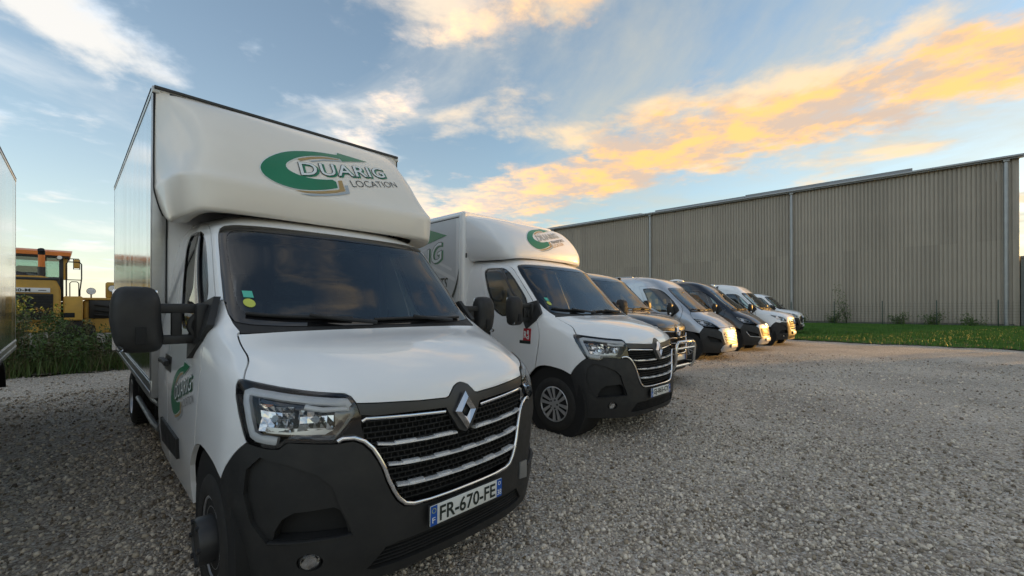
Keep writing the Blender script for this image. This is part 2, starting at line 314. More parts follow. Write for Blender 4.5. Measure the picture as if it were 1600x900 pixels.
def ducato_rows(rear=-1.75):
    z=lambda zz,*ps:[(x,y,zz) for x,y in ps]
    e=rear
    return [z(.22,(0,.87),(.30,.86),(.56,.80),(.74,.68),(.86,.54),(.93,.42),(.97,.25),(.98,-.5),(.98,e)),
     z(.42,(0,.945),(.30,.93),(.58,.86),(.77,.73),(.90,.56),(.96,.43),(1.0,.25),(1.01,-.5),(1.01,e)),
     z(.62,(0,.93),(.30,.915),(.57,.85),(.77,.73),(.91,.56),(.975,.42),(1.01,.22),(1.02,-.5),(1.02,e)),
     z(.82,(0,.90),(.28,.885),(.54,.83),(.74,.72),(.89,.55),(.965,.40),(1.005,.2),(1.025,-.5),(1.025,e)),
     z(.95,(0,.84),(.28,.83),(.53,.78),(.72,.67),(.86,.52),(.945,.37),(.995,.15),(1.025,-.5),(1.025,e)),
     [(0,.72,1.06),(.28,.71,1.06),(.52,.66,1.05),(.70,.55,1.05),(.83,.42,1.06),(.92,.27,1.09),(.985,.05,1.12),(1.02,-.5,1.13),(1.02,e,1.13)],
     [(0,.48,1.22),(.28,.475,1.22),(.53,.44,1.215),(.71,.36,1.21),(.83,.25,1.22),(.91,.12,1.235),(.97,-.08,1.25),(1.015,-.5,1.27),(1.015,e,1.27)],
     [(0,.20,1.36),(.28,.195,1.36),(.55,.17,1.36),(.72,.12,1.36),(.83,.04,1.365),(.90,-.07,1.38),(.955,-.25,1.40),(1.0,-.6,1.42),(1.0,e,1.42)],
     [(0,-.06,1.57),(.28,-.065,1.57),(.54,-.09,1.57),(.71,-.14,1.57),(.81,-.21,1.57),(.87,-.32,1.57),(.93,-.5,1.58),(.975,-.8,1.60),(.975,e,1.60)],
     [(0,-.40,1.84),(.28,-.405,1.84),(.53,-.43,1.84),(.70,-.48,1.84),(.785,-.54,1.84),(.845,-.62,1.84),(.90,-.78,1.84),(.945,-1.0,1.84),(.945,e,1.84)],
     [(0,-.66,2.08),(.28,-.67,2.08),(.52,-.69,2.07),(.68,-.73,2.06),(.755,-.78,2.05),(.815,-.86,2.05),(.87,-1.0,2.05),(.92,-1.2,2.05),(.92,e,2.05)],
     [(0,-.85,2.24),(.28,-.86,2.24),(.52,-.89,2.23),(.67,-.93,2.21),(.75,-.98,2.19),(.81,-1.06,2.17),(.86,-1.2,2.17),(.90,-1.4,2.17),(.90,e,2.17)],
     [(0,-1.15,2.40),(.28,-1.15,2.398),(.52,-1.16,2.39),(.65,-1.18,2.375),(.73,-1.21,2.355),(.79,-1.26,2.335),(.84,-1.34,2.32),(.875,-1.5,2.32),(.875,e,2.32)],
     [(0,-1.45,2.475),(.28,-1.45,2.473),(.55,-1.45,2.465),(.67,-1.46,2.445),(.74,-1.47,2.425),(.79,-1.50,2.405),(.82,-1.54,2.39),(.845,-1.6,2.385),(.85,e,2.38)],
     [(0,e+.006,2.51),(.28,e+.006,2.508),(.55,e+.006,2.50),(.67,e+.005,2.48),(.735,e+.004,2.455),(.78,e+.003,2.435),(.81,e+.002,2.42),(.83,e+.001,2.41),(.838,e,2.405)]]
def fairing_rows():
    return [
     [(0,-1.02,2.215),(.40,-1.02,2.215),(.68,-1.03,2.21),(.82,-1.06,2.205),(.88,-1.15,2.185),(.90,-1.40,2.165),(.90,-1.744,2.205)],
     [(0,-.795,2.183),(.40,-.798,2.183),(.70,-.815,2.183),(.885,-.855,2.183),(.975,-1.0,2.153),(1.012,-1.3,2.138),(1.0,-1.744,2.225)],
     [(0,-.778,2.196),(.40,-.781,2.196),(.70,-.80,2.196),(.895,-.845,2.196),(.985,-1.0,2.166),(1.022,-1.3,2.15),(1.01,-1.744,2.24)],
     [(0,-.757,2.372),(.40,-.762,2.377),(.70,-.782,2.387),(.912,-.845,2.397),(1.012,-1.01,2.408),(1.056,-1.33,2.418),(1.066,-1.744,2.43)],
     [(0,-.762,2.390),(.40,-.767,2.395),(.70,-.788,2.405),(.914,-.852,2.416),(1.013,-1.02,2.428),(1.056,-1.34,2.437),(1.069,-1.744,2.447)],
     [(0,-.805,2.445),(.40,-.81,2.448),(.70,-.832,2.455),(.900,-.90,2.466),(.998,-1.065,2.480),(1.045,-1.37,2.488),(1.068,-1.744,2.490)],
     [(0,-.955,2.66),(.40,-.965,2.66),(.68,-.985,2.665),(.85,-1.045,2.67),(.955,-1.22,2.675),(1.03,-1.48,2.68),(1.07,-1.744,2.68)],
     [(0,-1.21,2.93),(.40,-1.22,2.93),(.68,-1.245,2.93),(.85,-1.305,2.93),(.95,-1.43,2.93),(1.02,-1.60,2.93),(1.07,-1.744,2.93)],
     [(0,-1.50,3.13),(.40,-1.50,3.13),(.70,-1.525,3.13),(.87,-1.565,3.13),(.96,-1.62,3.13),(1.02,-1.69,3.13),(1.07,-1.744,3.13)],
     [(0,-1.744,3.225),(.40,-1.744,3.225),(.72,-1.744,3.225),(.90,-1.745,3.225),(.98,-1.745,3.225),(1.03,-1.745,3.225),(1.07,-1.746,3.225)]]
def fairing2_rows():
    return [
     [(0,-1.10,2.23),(.40,-1.10,2.23),(.66,-1.12,2.225),(.76,-1.16,2.215),(.82,-1.25,2.20),(.85,-1.45,2.19),(.86,-1.744,2.19)],
     [(0,-.90,2.215),(.40,-.905,2.213),(.68,-.93,2.20),(.80,-.98,2.185),(.86,-1.08,2.175),(.90,-1.38,2.18),(.91,-1.744,2.20)],
     [(0,-.885,2.24),(.40,-.89,2.238),(.69,-.915,2.225),(.82,-.97,2.21),(.885,-1.08,2.21),(.93,-1.40,2.23),(.95,-1.744,2.25)],
     [(0,-.89,2.33),(.40,-.895,2.33),(.70,-.925,2.33),(.84,-.985,2.33),(.91,-1.10,2.34),(.965,-1.45,2.40),(.99,-1.744,2.44)],
     [(0,-.95,2.47),(.40,-.96,2.47),(.70,-.995,2.47),(.85,-1.06,2.47),(.925,-1.18,2.48),(.975,-1.47,2.52),(1.0,-1.744,2.54)],
     [(0,-1.09,2.63),(.40,-1.10,2.63),(.70,-1.135,2.63),(.85,-1.20,2.63),(.93,-1.31,2.635),(.978,-1.52,2.65),(1.0,-1.744,2.66)],
     [(0,-1.33,2.79),(.40,-1.335,2.79),(.70,-1.36,2.79),(.85,-1.41,2.785),(.93,-1.48,2.78),(.978,-1.60,2.78),(1.0,-1.744,2.78)],
     [(0,-1.744,2.895),(.40,-1.744,2.895),(.70,-1.744,2.895),(.86,-1.744,2.89),(.93,-1.744,2.88),(.97,-1.744,2.865),(.995,-1.746,2.85)]]
# ---------------------------------------------------------------- sheets cut to an outline and laid on a surface
class Flat:
    """plane mapper: (a,b) -> o + a*ex + b*ey"""
    def __init__(s,o,ex,ey): s.o=np.array(o,float); s.ex=np.array(ex,float); s.ey=np.array(ey,float); n=np.cross(s.ex,s.ey); s.n=n/np.linalg.norm(n)
    def pos(s,q): q=np.atleast_2d(q); return s.o+q[:,:1]*s.ex+q[:,1:2]*s.ey
    def nrm(s,q): return np.tile(s.n,(len(np.atleast_2d(q)),1))
class Flank:
    """vehicle flank mapper: (y,z) -> point of a Surf's side; sign +1 right, -1 left"""
    def __init__(s,S,sign=1): s.S=S; s.sg=sign; i=np.nonzero(S.u>.95)[0]; s.i=i; s.P=S.P[:,i]
    def uv(s,q):
        out=[]
        for y,z in np.atleast_2d(q):
            d=(s.P[:,:,1]-y)**2+(s.P[:,:,2]-z)**2; j,i=np.unravel_index(d.argmin(),d.shape); uv=np.array([s.S.u[s.i[i]],s.S.v[j]])
            for _ in range(3):
                x=s.S.pos([uv])[0]; a=(s.S.pos([uv+[.01,0]])[0]-x)/.01; b=(s.S.pos([uv+[0,.01]])[0]-x)/.01
                J=np.array([[a[1],b[1]],[a[2],b[2]]])
                if abs(np.linalg.det(J))<1e-4: break
                uv=uv+np.linalg.solve(J,np.array([y-x[1],z-x[2]]))
            out.append(uv)
        return np.array(out)
    def pos(s,q): p=s.S.pos(s.uv(q)); p[:,0]*=s.sg; return p
    def nrm(s,q): p=s.S.nrm(s.uv(q)); p[:,0]*=s.sg; return p
class Mirror:
    def __init__(s,S): s.S=S
    def pos(s,q): p=s.S.pos(q); p[:,0]*=-1; return p
    def nrm(s,q): p=s.S.nrm(q); p[:,0]*=-1; return p
def inside(loops,q):
    q=np.asarray(q); c=np.zeros(len(q),bool)
    for lp in loops:
        a=np.asarray(lp); b=np.roll(a,-1,0)
        for (x1,y1),(x2,y2) in zip(a,b):
            k=((y1>q[:,1])!=(y2>q[:,1]))
            if y1!=y2: c^=k&(q[:,0]<(x2-x1)*(q[:,1]-y1)/(y2-y1)+x1)
    return c
def densify(lp,step):
    out=[]
    for a,b in zip(lp,lp[1:]+lp[:1]):
        n=max(1,int(math.ceil(math.dist(a,b)/step)))
        out+=[(a[0]+(b[0]-a[0])*k/n,a[1]+(b[1]-a[1])*k/n) for k in range(n)]
    return out
def area2(lp): return sum(a[0]*b[1]-b[0]*a[1] for a,b in zip(lp,lp[1:]+lp[:1]))
def inset(lp,g):
    """move every edge of a loop inwards by g"""
    lp=[tuple(p) for i,p in enumerate(lp) if math.dist(p,lp[i-1])>1e-5]
    s=1 if area2(lp)>0 else -1; n=len(lp); out=[]
    for i in range(n):
        p0,p1,p2=lp[i-1],lp[i],lp[(i+1)%n]
        a=(p1[0]-p0[0],p1[1]-p0[1]); b=(p2[0]-p1[0],p2[1]-p1[1]); la=math.hypot(*a); lb=math.hypot(*b)
        na=(-a[1]/la*s,a[0]/la*s); nb=(-b[1]/lb*s,b[0]/lb*s); m=(na[0]+nb[0],na[1]+nb[1]); k=max(.35,(m[0]**2+m[1]**2)/2)
        out.append((p1[0]+m[0]*g/k,p1[1]+m[1]*g/k))
    return out
def chaikin(lp,n=1,closed=True):
    for _ in range(n):
        o=[]; pr=list(zip(lp,lp[1:]+lp[:1])) if closed else list(zip(lp,lp[1:]))
        for a,b in pr: o+=[(a[0]*.75+b[0]*.25,a[1]*.75+b[1]*.25),(a[0]*.25+b[0]*.75,a[1]*.25+b[1]*.75)]
        if not closed: o=[lp[0]]+o+[lp[-1]]
        lp=o
    return lp
def mir(lp): return [(-a,b) for a,b in lp]
def full(half):
    """half outline that begins and ends on the centre line -> whole outline"""
    return list(half)+[(-a,b) for a,b in half[::-1] if abs(a)>1e-6]
def sheet(mp,loops,name,m,parent,off=0.0,thick=.012,gap=.0,step=.04,edge=None,rim=True):
    """a sheet with the outline loops[0] and holes loops[1:] laid on a mapper, with a rim of real thickness"""
    lps=[]
    for i,lp in enumerate(loops):
        lp=[tuple(map(float,p)) for p in lp]
        if gap: lp=inset(lp,gap if i==0 else -gap)
        lps.append(densify(lp,edge or step))
    pts=[p for lp in lps for p in lp]; E=[]; k=0
    for lp in lps:
        n=len(lp); E+=[(k+i,k+(i+1)%n) for i in range(n)]; k+=n
    A=np.array(lps[0]); lo=A.min(0); hi=A.max(0)
    gx=np.arange(lo[0]+step*.5,hi[0],step); gy=np.arange(lo[1]+step*.5,hi[1],step)
    G=np.array([(x+(j%2)*step*.5,y) for j,y in enumerate(gy) for x in gx]) if len(gx) and len(gy) else np.zeros((0,2))
    if len(G):
        G=G[inside(lps,G)]
        if len(G):
            S0=np.array(pts)[[e[0] for e in E]]; S1=np.array(pts)[[e[1] for e in E]]; D=S1-S0; LL=(D**2).sum(1)+1e-12
            keep=[]
            for g in G:
                t=np.clip(((g-S0)*D).sum(1)/LL,0,1); keep.append((((S0+t[:,None]*D)-g)**2).sum(1).min()>(step*.35)**2)
            G=G[np.array(keep)]
    allp=[Vector(p) for p in pts]+[Vector(p) for p in G]
    V2,_,F,ov,_,_=delaunay_2d_cdt(allp,E,[],0,1e-6)
    V2=np.array([(v.x,v.y) for v in V2]); F=[f for f in F if len(f)==3]
    cen=V2[np.array(F)].mean(1); ok=inside(lps,cen); F=[f for f,o in zip(F,ok) if o]
    if not F: return None
    used=sorted({i for f in F for i in f}); rm={i:k for k,i in enumerate(used)}; V2=V2[used]; F=[tuple(rm[i] for i in f) for f in F]
    P=mp.pos(V2); Nn=mp.nrm(V2); top=P+Nn*off
    f0=F[0]; 
    tri=np.array(F); fn=np.cross(top[tri[:,1]]-top[tri[:,0]],top[tri[:,2]]-top[tri[:,0]]); fl=(fn*Nn[tri[:,0]]).sum(1)<0
    F=[(f[0],f[2],f[1]) if s else f for f,s in zip(F,fl)]
    V=top.tolist(); faces=[tuple(f) for f in F]; LN=[Nn[i] for f in faces for i in f]
    if thick>0 and rim:
        cnt={}
        for f in faces:
            for a,b in ((f[0],f[1]),(f[1],f[2]),(f[2],f[0])): cnt[(a,b)]=1
        bd=[(a,b) for (a,b) in cnt if (b,a) not in cnt]
        low=P+Nn*(off-thick); idx={}
        for a,b in bd:
            e=top[b]-top[a]; n=np.cross(e,Nn[a]); n/=np.linalg.norm(n)+1e-12
            q=[]
            for i,src in ((a,top),(b,top),(b,low),(a,low)): V.append(src[i].tolist()); q.append(len(V)-1)
            faces.append((q[1],q[0],q[3],q[2])); LN+= [n]*4
    me=bpy.data.meshes.new(name); me.from_pydata(V,[],faces); me.update()
    me.polygons.foreach_set('use_smooth',np.ones(len(me.polygons),bool))
    try: me.normals_split_custom_set([tuple(n) for n in LN])
    except Exception as ex: print('normals',name,ex)
    return link(name,me,m,parent)
def sweep(mp,line,w,h,name,m,parent,off=0.0,closed=False,step=.03,round_=False,taper=None):
    """a bar of width w (along the surface) and height h (out of it) that follows a line on a mapper"""
    ln=[tuple(p) for p in line]
    if closed: d=densify(ln,step)
    else:
        d=densify(ln,step); cut=max(1,int(math.ceil(math.dist(ln[-1],ln[0])/step))); d=d[:-cut]+[ln[-1]] if cut<len(d) else d
    q=np.array(d); P=mp.pos(q); N=mp.nrm(q); n=len(q)
    T=np.roll(P,-1,0)-np.roll(P,1,0)
    if not closed: T[0]=P[1]-P[0]; T[-1]=P[-1]-P[-2]
    T/=np.linalg.norm(T,axis=1)[:,None]+1e-12; B=np.cross(N,T)
    prof=[(-.5,-.5),(-.5,.25),(-.28,.5),(.28,.5),(.5,.25),(.5,-.5)]
    V=[];F=[]
    for i in range(n):
        ww=w if taper is None else w*(taper[0]+(taper[1]-taper[0])*i/(n-1))
        for a,b in prof: V.append(P[i]+B[i]*a*ww+N[i]*(off+b*h))
    k=len(prof)
    for i in range(n if closed else n-1):
        j=(i+1)%n
        for a in range(k): b=(a+1)%k; F.append((i*k+a,i*k+b,j*k+b,j*k+a))
    if not closed: F+=[tuple(range(k))[::-1],tuple((n-1)*k+a for a in range(k))]
    if name is None: return V,F
    me=bpy.data.meshes.new(name); me.from_pydata([tuple(v) for v in V],[],F); me.update()
    bm=bmesh.new(); bm.from_mesh(me); bmesh.ops.recalc_face_normals(bm,faces=bm.faces[:]); bm.to_mesh(me); bm.free()
    me.shade_smooth(); me.set_sharp_from_angle(angle=math.radians(50))
    return link(name,me,m,parent)
def merge(parts,name,m,parent,smooth=40):
    V=[];F=[]
    for v,f in parts:
        k=len(V); V+=[tuple(p) for p in v]; F+=[tuple(i+k for i in q) for q in f]
    me=bpy.data.meshes.new(name); me.from_pydata(V,[],F); me.update()
    bm=bmesh.new(); bm.from_mesh(me); bmesh.ops.recalc_face_normals(bm,faces=bm.faces[:]); bm.to_mesh(me); bm.free()
    me.shade_smooth(); me.set_sharp_from_angle(angle=math.radians(smooth)); return link(name,me,m,parent)
_txt={}
def text2d(body,shear=0,bold=0,space=1.0):
    """flat lettering: vertices scaled to the unit box"""
    k=(body,shear,bold,space)
    if k not in _txt:
        c=bpy.data.curves.new('lettering','FONT'); c.body=body; c.shear=shear; c.offset=bold; c.space_character=space; c.resolution_u=3; c.fill_mode='FRONT'
        o=bpy.data.objects.new('lettering',c); COL.objects.link(o); bpy.context.view_layer.update()
        me=bpy.data.meshes.new_from_object(o.evaluated_get(bpy.context.evaluated_depsgraph_get()))
        V=np.array([v.co[:2] for v in me.vertices]); F=[tuple(p.vertices) for p in me.polygons]
        bpy.data.objects.remove(o); bpy.data.curves.remove(c); bpy.data.meshes.remove(me); _txt[k]=(V,F)
    return _txt[k]
def lettering(mp,body,bl,br,tl,name,m,parent,off=.003,shear=0,bold=0,space=1.0,ref=None,shift=(0,0)):
    """letters mapped into the parallelogram bl-br-tl of a mapper"""
    V,F=text2d(body,shear,bold,space); R=text2d(body,shear,0,space)[0] if ref is None else ref
    lo=R.min(0); d=R.max(0)-lo; t=(V-lo)/d+np.array(shift)
    bl,br,tl=map(np.array,(bl,br,tl)); q=bl+t[:,:1]*(br-bl)+t[:,1:]*(tl-bl)
    P=mp.pos(q)+mp.nrm(q)*off; me=bpy.data.meshes.new(name); me.from_pydata([tuple(p) for p in P],[],F); me.update()
    n=mp.nrm(q[:1])[0]
    if me.polygons and np.dot(np.array(me.polygons[0].normal),n)<0: me.flip_normals()
    return link(name,me,m,parent)
# ---------------------------------------------------------------- ground
_P0=np.array([-.8827,2.9141]); _B=np.array([-.7225,.6914]); _L=np.array([.7071,.7071])
def gz(x,y):
    x=np.asarray(x,float); y=np.asarray(y,float); s=(x-_P0[0])*_B[0]+(y-_P0[1])*_B[1]; l=(x-_P0[0])*_L[0]+(y-_P0[1])*_L[1]
    k=np.interp(l,[-8,0,3.5,7,12,30],[.0275,.0265,.016,.010,.006,.0])
    s=np.clip(s,-1.0,9.0); ramp=np.where(s<1.0,(s+1)**2/4,s)      # eased start
    return k*ramp-.006
def terrain(name,xs,ys,dz,m,kind='structure',mask=None,noise=0):
    X,Y=np.meshgrid(xs,ys); Z=gz(X,Y)+dz
    if noise: Z=Z+noise*(np.sin(X*1.7+Y*.6)*np.sin(Y*1.3-X*.4)+.5*np.sin(X*4.1)*np.sin(Y*3.7+X))
    V=np.stack([X,Y,Z],-1).reshape(-1,3); nx=len(xs); F=[]
    for j in range(len(ys)-1):
        i=np.arange(nx-1); F.append(np.stack([j*nx+i,j*nx+i+1,(j+1)*nx+i+1,(j+1)*nx+i],1))
    F=np.concatenate(F)
    if mask is not None:
        c=V[F].mean(1); F=F[mask(c[:,0],c[:,1])]
    return tag(link(name,from_np(name,V,F,True),m),kind=kind)
def gravel_mat():
    m=bpy.data.materials.new('gravel'); m.use_nodes=True; nt=m.node_tree; bs=nt.nodes['Principled BSDF']; N=nt.nodes.new; L=nt.links.new
    tc=N('ShaderNodeTexCoord'); g=N('ShaderNodeNewGeometry')
    v=N('ShaderNodeTexVoronoi'); v.inputs['Scale'].default_value=62; L(g.outputs['Position'],v.inputs['Vector'])
    v2=N('ShaderNodeTexVoronoi'); v2.inputs['Scale'].default_value=24; L(g.outputs['Position'],v2.inputs['Vector'])
    cr=N('ShaderNodeValToRGB'); sp=N('ShaderNodeSeparateColor'); L(v.outputs['Color'],sp.inputs[0]); L(sp.outputs[0],cr.inputs[0])
    e=cr.color_ramp.elements; e[0].position=0; e[0].color=(.24,.205,.17,1); e[1].position=1; e[1].color=(.80,.75,.68,1)
    for p,c in ((.25,(.39,.325,.255,1)),(.5,(.53,.455,.37,1)),(.8,(.65,.575,.48,1))): q=e.new(p); q.color=c
    n=N('ShaderNodeTexNoise'); n.inputs['Scale'].default_value=.55; n.inputs['Detail'].default_value=5; L(g.outputs['Position'],n.inputs['Vector'])
    mr=N('ShaderNodeMapRange'); L(n.outputs[0],mr.inputs[0]); mr.inputs[1].default_value=.3; mr.inputs[2].default_value=.7; mr.inputs[3].default_value=.72; mr.inputs[4].default_value=1.12
    mx=N('ShaderNodeMix'); mx.data_type='RGBA'; mx.blend_type='MULTIPLY'; mx.inputs[0].default_value=1; L(cr.outputs[0],mx.inputs[6]); L(mr.outputs[0],mx.inputs[7]); L(mx.outputs[2],bs.inputs['Base Color'])
    ad=N('ShaderNodeMath'); ad.operation='ADD'; L(v.outputs['Distance'],ad.inputs[0]); L(v2.outputs['Distance'],ad.inputs[1])
    b=N('ShaderNodeBump'); b.invert=True; b.inputs['Strength'].default_value=.9; b.inputs['Distance'].default_value=.018; L(ad.outputs[0],b.inputs['Height']); L(b.outputs[0],bs.inputs['Normal'])
    bs.inputs['Roughness'].default_value=.8; return m
M['gravel']=gravel_mat()
M['soil']=mat('dry_soil',(.10,.085,.06),.95,col2=(.16,.14,.10),nscale=1.2,bump=(9,.6,.05))
M['lawn']=mat('lawn_soil',(.030,.055,.014),.95,col2=(.055,.075,.020),nscale=.8,bump=(14,.5,.04))
def axis(a,b,near,step,far):
    v=list(np.arange(-near,near+.001,step)); x=near
    while x<b: x*=1.35; v.append(min(x,b))
    x=near
    while x<-a: x*=1.35; v.insert(0,-min(x,-a))
    return np.array(v)
terrain('field',axis(-600,600,40,4,600),axis(-300,1500,40,4,1500),-.06,'soil')
# edge of the gravel: towards the lawn on the far right, towards the weeds on the left
_E0=np.array([13.2,19.3]); _E1=np.array([17.2,14.1]); _ed=(_E1-_E0)/np.linalg.norm(_E1-_E0); _en=np.array([-_ed[1],_ed[0]])
if _en[0]<0: _en=-_en
def lawn_d(x,y):  # >0 on the lawn side
    t=(x-_E0[0])*_ed[0]+(y-_E0[1])*_ed[1]
    return (x-_E0[0])*_en[0]+(y-_E0[1])*_en[1]+.25*np.sin(t*.9)+.12*np.sin(t*2.7+1)
def weed_d(x,y):  # >0 in the weedy verge behind the parked row
    s=(x-_P0[0])*_B[0]+(y-_P0[1])*_B[1]; l=(x-_P0[0])*_L[0]+(y-_P0[1])*_L[1]
    return s-9.6-.12*np.sin(l*1.1)-.08*np.sin(l*2.9)
terrain('gravel_lot',np.arange(-34,44.1,.6),np.arange(-22,60.1,.6),0,'gravel',mask=lambda x,y:(lawn_d(x,y)<.5)&(weed_d(x,y)<.8))
terrain('lawn',np.arange(6,70,.35),np.arange(-12,62,.35),.03,'lawn',mask=lambda x,y:lawn_d(x,y)>0,noise=.02)
terrain('verge',np.arange(-42,30,.5),np.arange(0,60,.5),.02,'soil',mask=lambda x,y:(weed_d(x,y)>0)&(lawn_d(x,y)<.0),noise=.025)
def stones():
    t=(1+5**.5)/2; I=np.array([(-1,t,0),(1,t,0),(-1,-t,0),(1,-t,0),(0,-1,t),(0,1,t),(0,-1,-t),(0,1,-t),(t,0,-1),(t,0,1),(-t,0,-1),(-t,0,1)],float); I/=np.linalg.norm(I[0])
    T=np.array([(0,11,5),(0,5,1),(0,1,7),(0,7,10),(0,10,11),(1,5,9),(5,11,4),(11,10,2),(10,7,6),(7,1,8),(3,9,4),(3,4,2),(3,2,6),(3,6,8),(3,8,9),(4,9,5),(2,4,11),(6,2,10),(8,6,7),(9,8,1)])
    X=[];Y=[];R=[]
    for r0,r1,dn,sz in ((1.2,3.6,2300,.0088),(3.6,6.0,1050,.0098),(6.0,10,320,.0125),(10,17,58,.016)):
        n=int(dn*.98*(r1*r1-r0*r0)); r=np.sqrt(RNG.uniform(r0*r0,r1*r1,n)); a=RNG.uniform(-.98,.98,n)
        X.append(r*np.sin(a)); Y.append(r*np.cos(a)); R.append(sz*RNG.lognormal(0,.35,n))
    X=np.concatenate(X);Y=np.concatenate(Y);R=np.clip(np.concatenate(R),.004,.021)
    trk=np.sin(X*.55+Y*.62+.8*np.sin(X*.35))*.5+np.sin(X*1.1-Y*.9)*.3
    ok=(lawn_d(X,Y)<.15)&(weed_d(X,Y)<.2)&(RNG.uniform(0,1,len(X))<np.clip(.80-.55*trk,.25,1)); X,Y,R=X[ok],Y[ok],R[ok]; n=len(X)
    J=I[None]*RNG.uniform(.72,1.2,(n,12,1))*R[:,None,None]*RNG.uniform(.75,1.3,(n,1,3)); J[:,:,2]*=.72
    q=RNG.normal(size=(n,4)); q/=np.linalg.norm(q,axis=1)[:,None]; w,x,y,z=q.T
    Rm=np.stack([1-2*(y*y+z*z),2*(x*y-z*w),2*(x*z+y*w),2*(x*y+z*w),1-2*(x*x+z*z),2*(y*z-x*w),2*(x*z-y*w),2*(y*z+x*w),1-2*(x*x+y*y)],1).reshape(n,3,3)
    J=np.einsum('nij,nkj->nki',Rm,J); J[:,:,0]+=X[:,None]; J[:,:,1]+=Y[:,None]; J[:,:,2]+=(gz(X,Y)+R*RNG.uniform(.05,.65,n))[:,None]
    F=(T[None]+12*np.arange(n)[:,None,None]).reshape(-1,3); me=from_np('gravel_stones',J.reshape(-1,3),F)
    c=RNG.beta(1.25,.95,n); tint=RNG.uniform(0,1,n); base=np.stack([.15+.78*c,.122+.705*c-.02*tint,.096+.60*c-.05*tint],1)
    lowf=.5+.5*np.sin(X*.8+1.3*np.sin(Y*.45))*np.sin(Y*.7-X*.25+1); base=base*(.80+.24*lowf)[:,None]
    at=me.color_attributes.new('tone','FLOAT_COLOR','POINT'); at.data.foreach_set('color',np.concatenate([np.repeat(base,12,0),np.ones((n*12,1))],1).astype(np.float32).ravel())
    m=bpy.data.materials.new('stone'); m.use_nodes=True; nt=m.node_tree; a=nt.nodes.new('ShaderNodeAttribute'); a.attribute_name='tone'
    bs=nt.nodes['Principled BSDF']; nz=nt.nodes.new('ShaderNodeTexNoise'); nz.inputs['Scale'].default_value=90
    mr=nt.nodes.new('ShaderNodeMapRange'); mr.inputs[3].default_value=.75; mr.inputs[4].default_value=1.15; nt.links.new(nz.outputs[0],mr.inputs[0])
    mx=nt.nodes.new('ShaderNodeMix'); mx.data_type='RGBA'; mx.blend_type='MULTIPLY'; mx.inputs[0].default_value=1; nt.links.new(a.outputs['Color'],mx.inputs[6]); nt.links.new(mr.outputs[0],mx.inputs[7]); nt.links.new(mx.outputs[2],bs.inputs['Base Color']); bs.inputs['Roughness'].default_value=.75
    tag(link('gravel_stones',me,m),'loose pale and brown gravel stones covering the lot in the foreground','gravel',kind='stuff')
stones()
# ---------------------------------------------------------------- the large-van cab: outlines in metres on its skin (u across, v up and back)
HL=[(1.008,.977),(.98,.99),(.902,.98),(.782,.961),(.699,.944),(.609,.929),(.588,.91),(.572,.866),(.562,.822),(.567,.806),(.647,.69),(.655,.686),(.808,.703),(.818,.694),(.836,.673),(.876,.673),(.917,.681),(.964,.688),(.992,.734),(1.024,.803),(1.039,.871),(1.03,.933)]
TRIM_TOP=[(0,.898),(.021,.893),(.049,.878),(.093,.826),(.112,.821),(.278,.832),(.45,.853),(.572,.868)]
GAP=[(.98,.99),(.958,1.068),(.916,1.2),(.899,1.298),(.902,1.384),(.9,1.51),(.89,1.622)]
BUMP=[(.964,.688),(1.014,.643),(1.064,.574),(1.091,.522),(1.105,.484)]
ARCH=[(1.105,.484),(1.16,.515),(1.207,.536),(1.32,.557),(1.375,.54),(1.412,.505)]
WS=[(.871,1.65),(.911,1.712),(.934,1.788),(.946,1.909),(.937,2.076),(.928,2.324),(.934,2.552),(.922,2.616),(.885,2.66),(.797,2.672),(.627,2.66),(.408,2.645),(.178,2.64),(0,2.638)]
DGAP=[(1.03,1.86),(1.012,1.96),(1.0,2.15),(1.0,2.38),(1.02,2.55),(1.07,2.72),(1.17,2.86),(1.3,2.925),(1.6,2.925),(2.0,2.90)]
DFRONT=[(1.412,.505),(1.405,.626),(1.39,.75),(1.355,.95),(1.31,1.2),(1.26,1.4),(1.18,1.6),(1.10,1.74)]
CHR=[(.645,.695),(.628,.706),(.586,.704),(.546,.682),(.512,.642),(.488,.595),(.468,.549),(.45,.488),(.425,.429),(.401,.386),(.368,.352),(.325,.338),(.232,.331),(.117,.33),(0,.331)]
WIN=[(1.955,2.44),(1.93,2.56),(1.85,2.635),(1.74,2.655),(1.3,2.64),(1.19,2.61),(1.12,2.53),(1.08,2.40),(1.066,2.2),(1.075,2.0),(1.11,1.88),(1.17,1.76),(1.27,1.61),(1.42,1.52),(1.95,1.475)]
HAIR=.0045
GAP=chaikin(GAP,2,False); ARCH=chaikin(ARCH,1,False); BUMP=chaikin(BUMP,1,False)
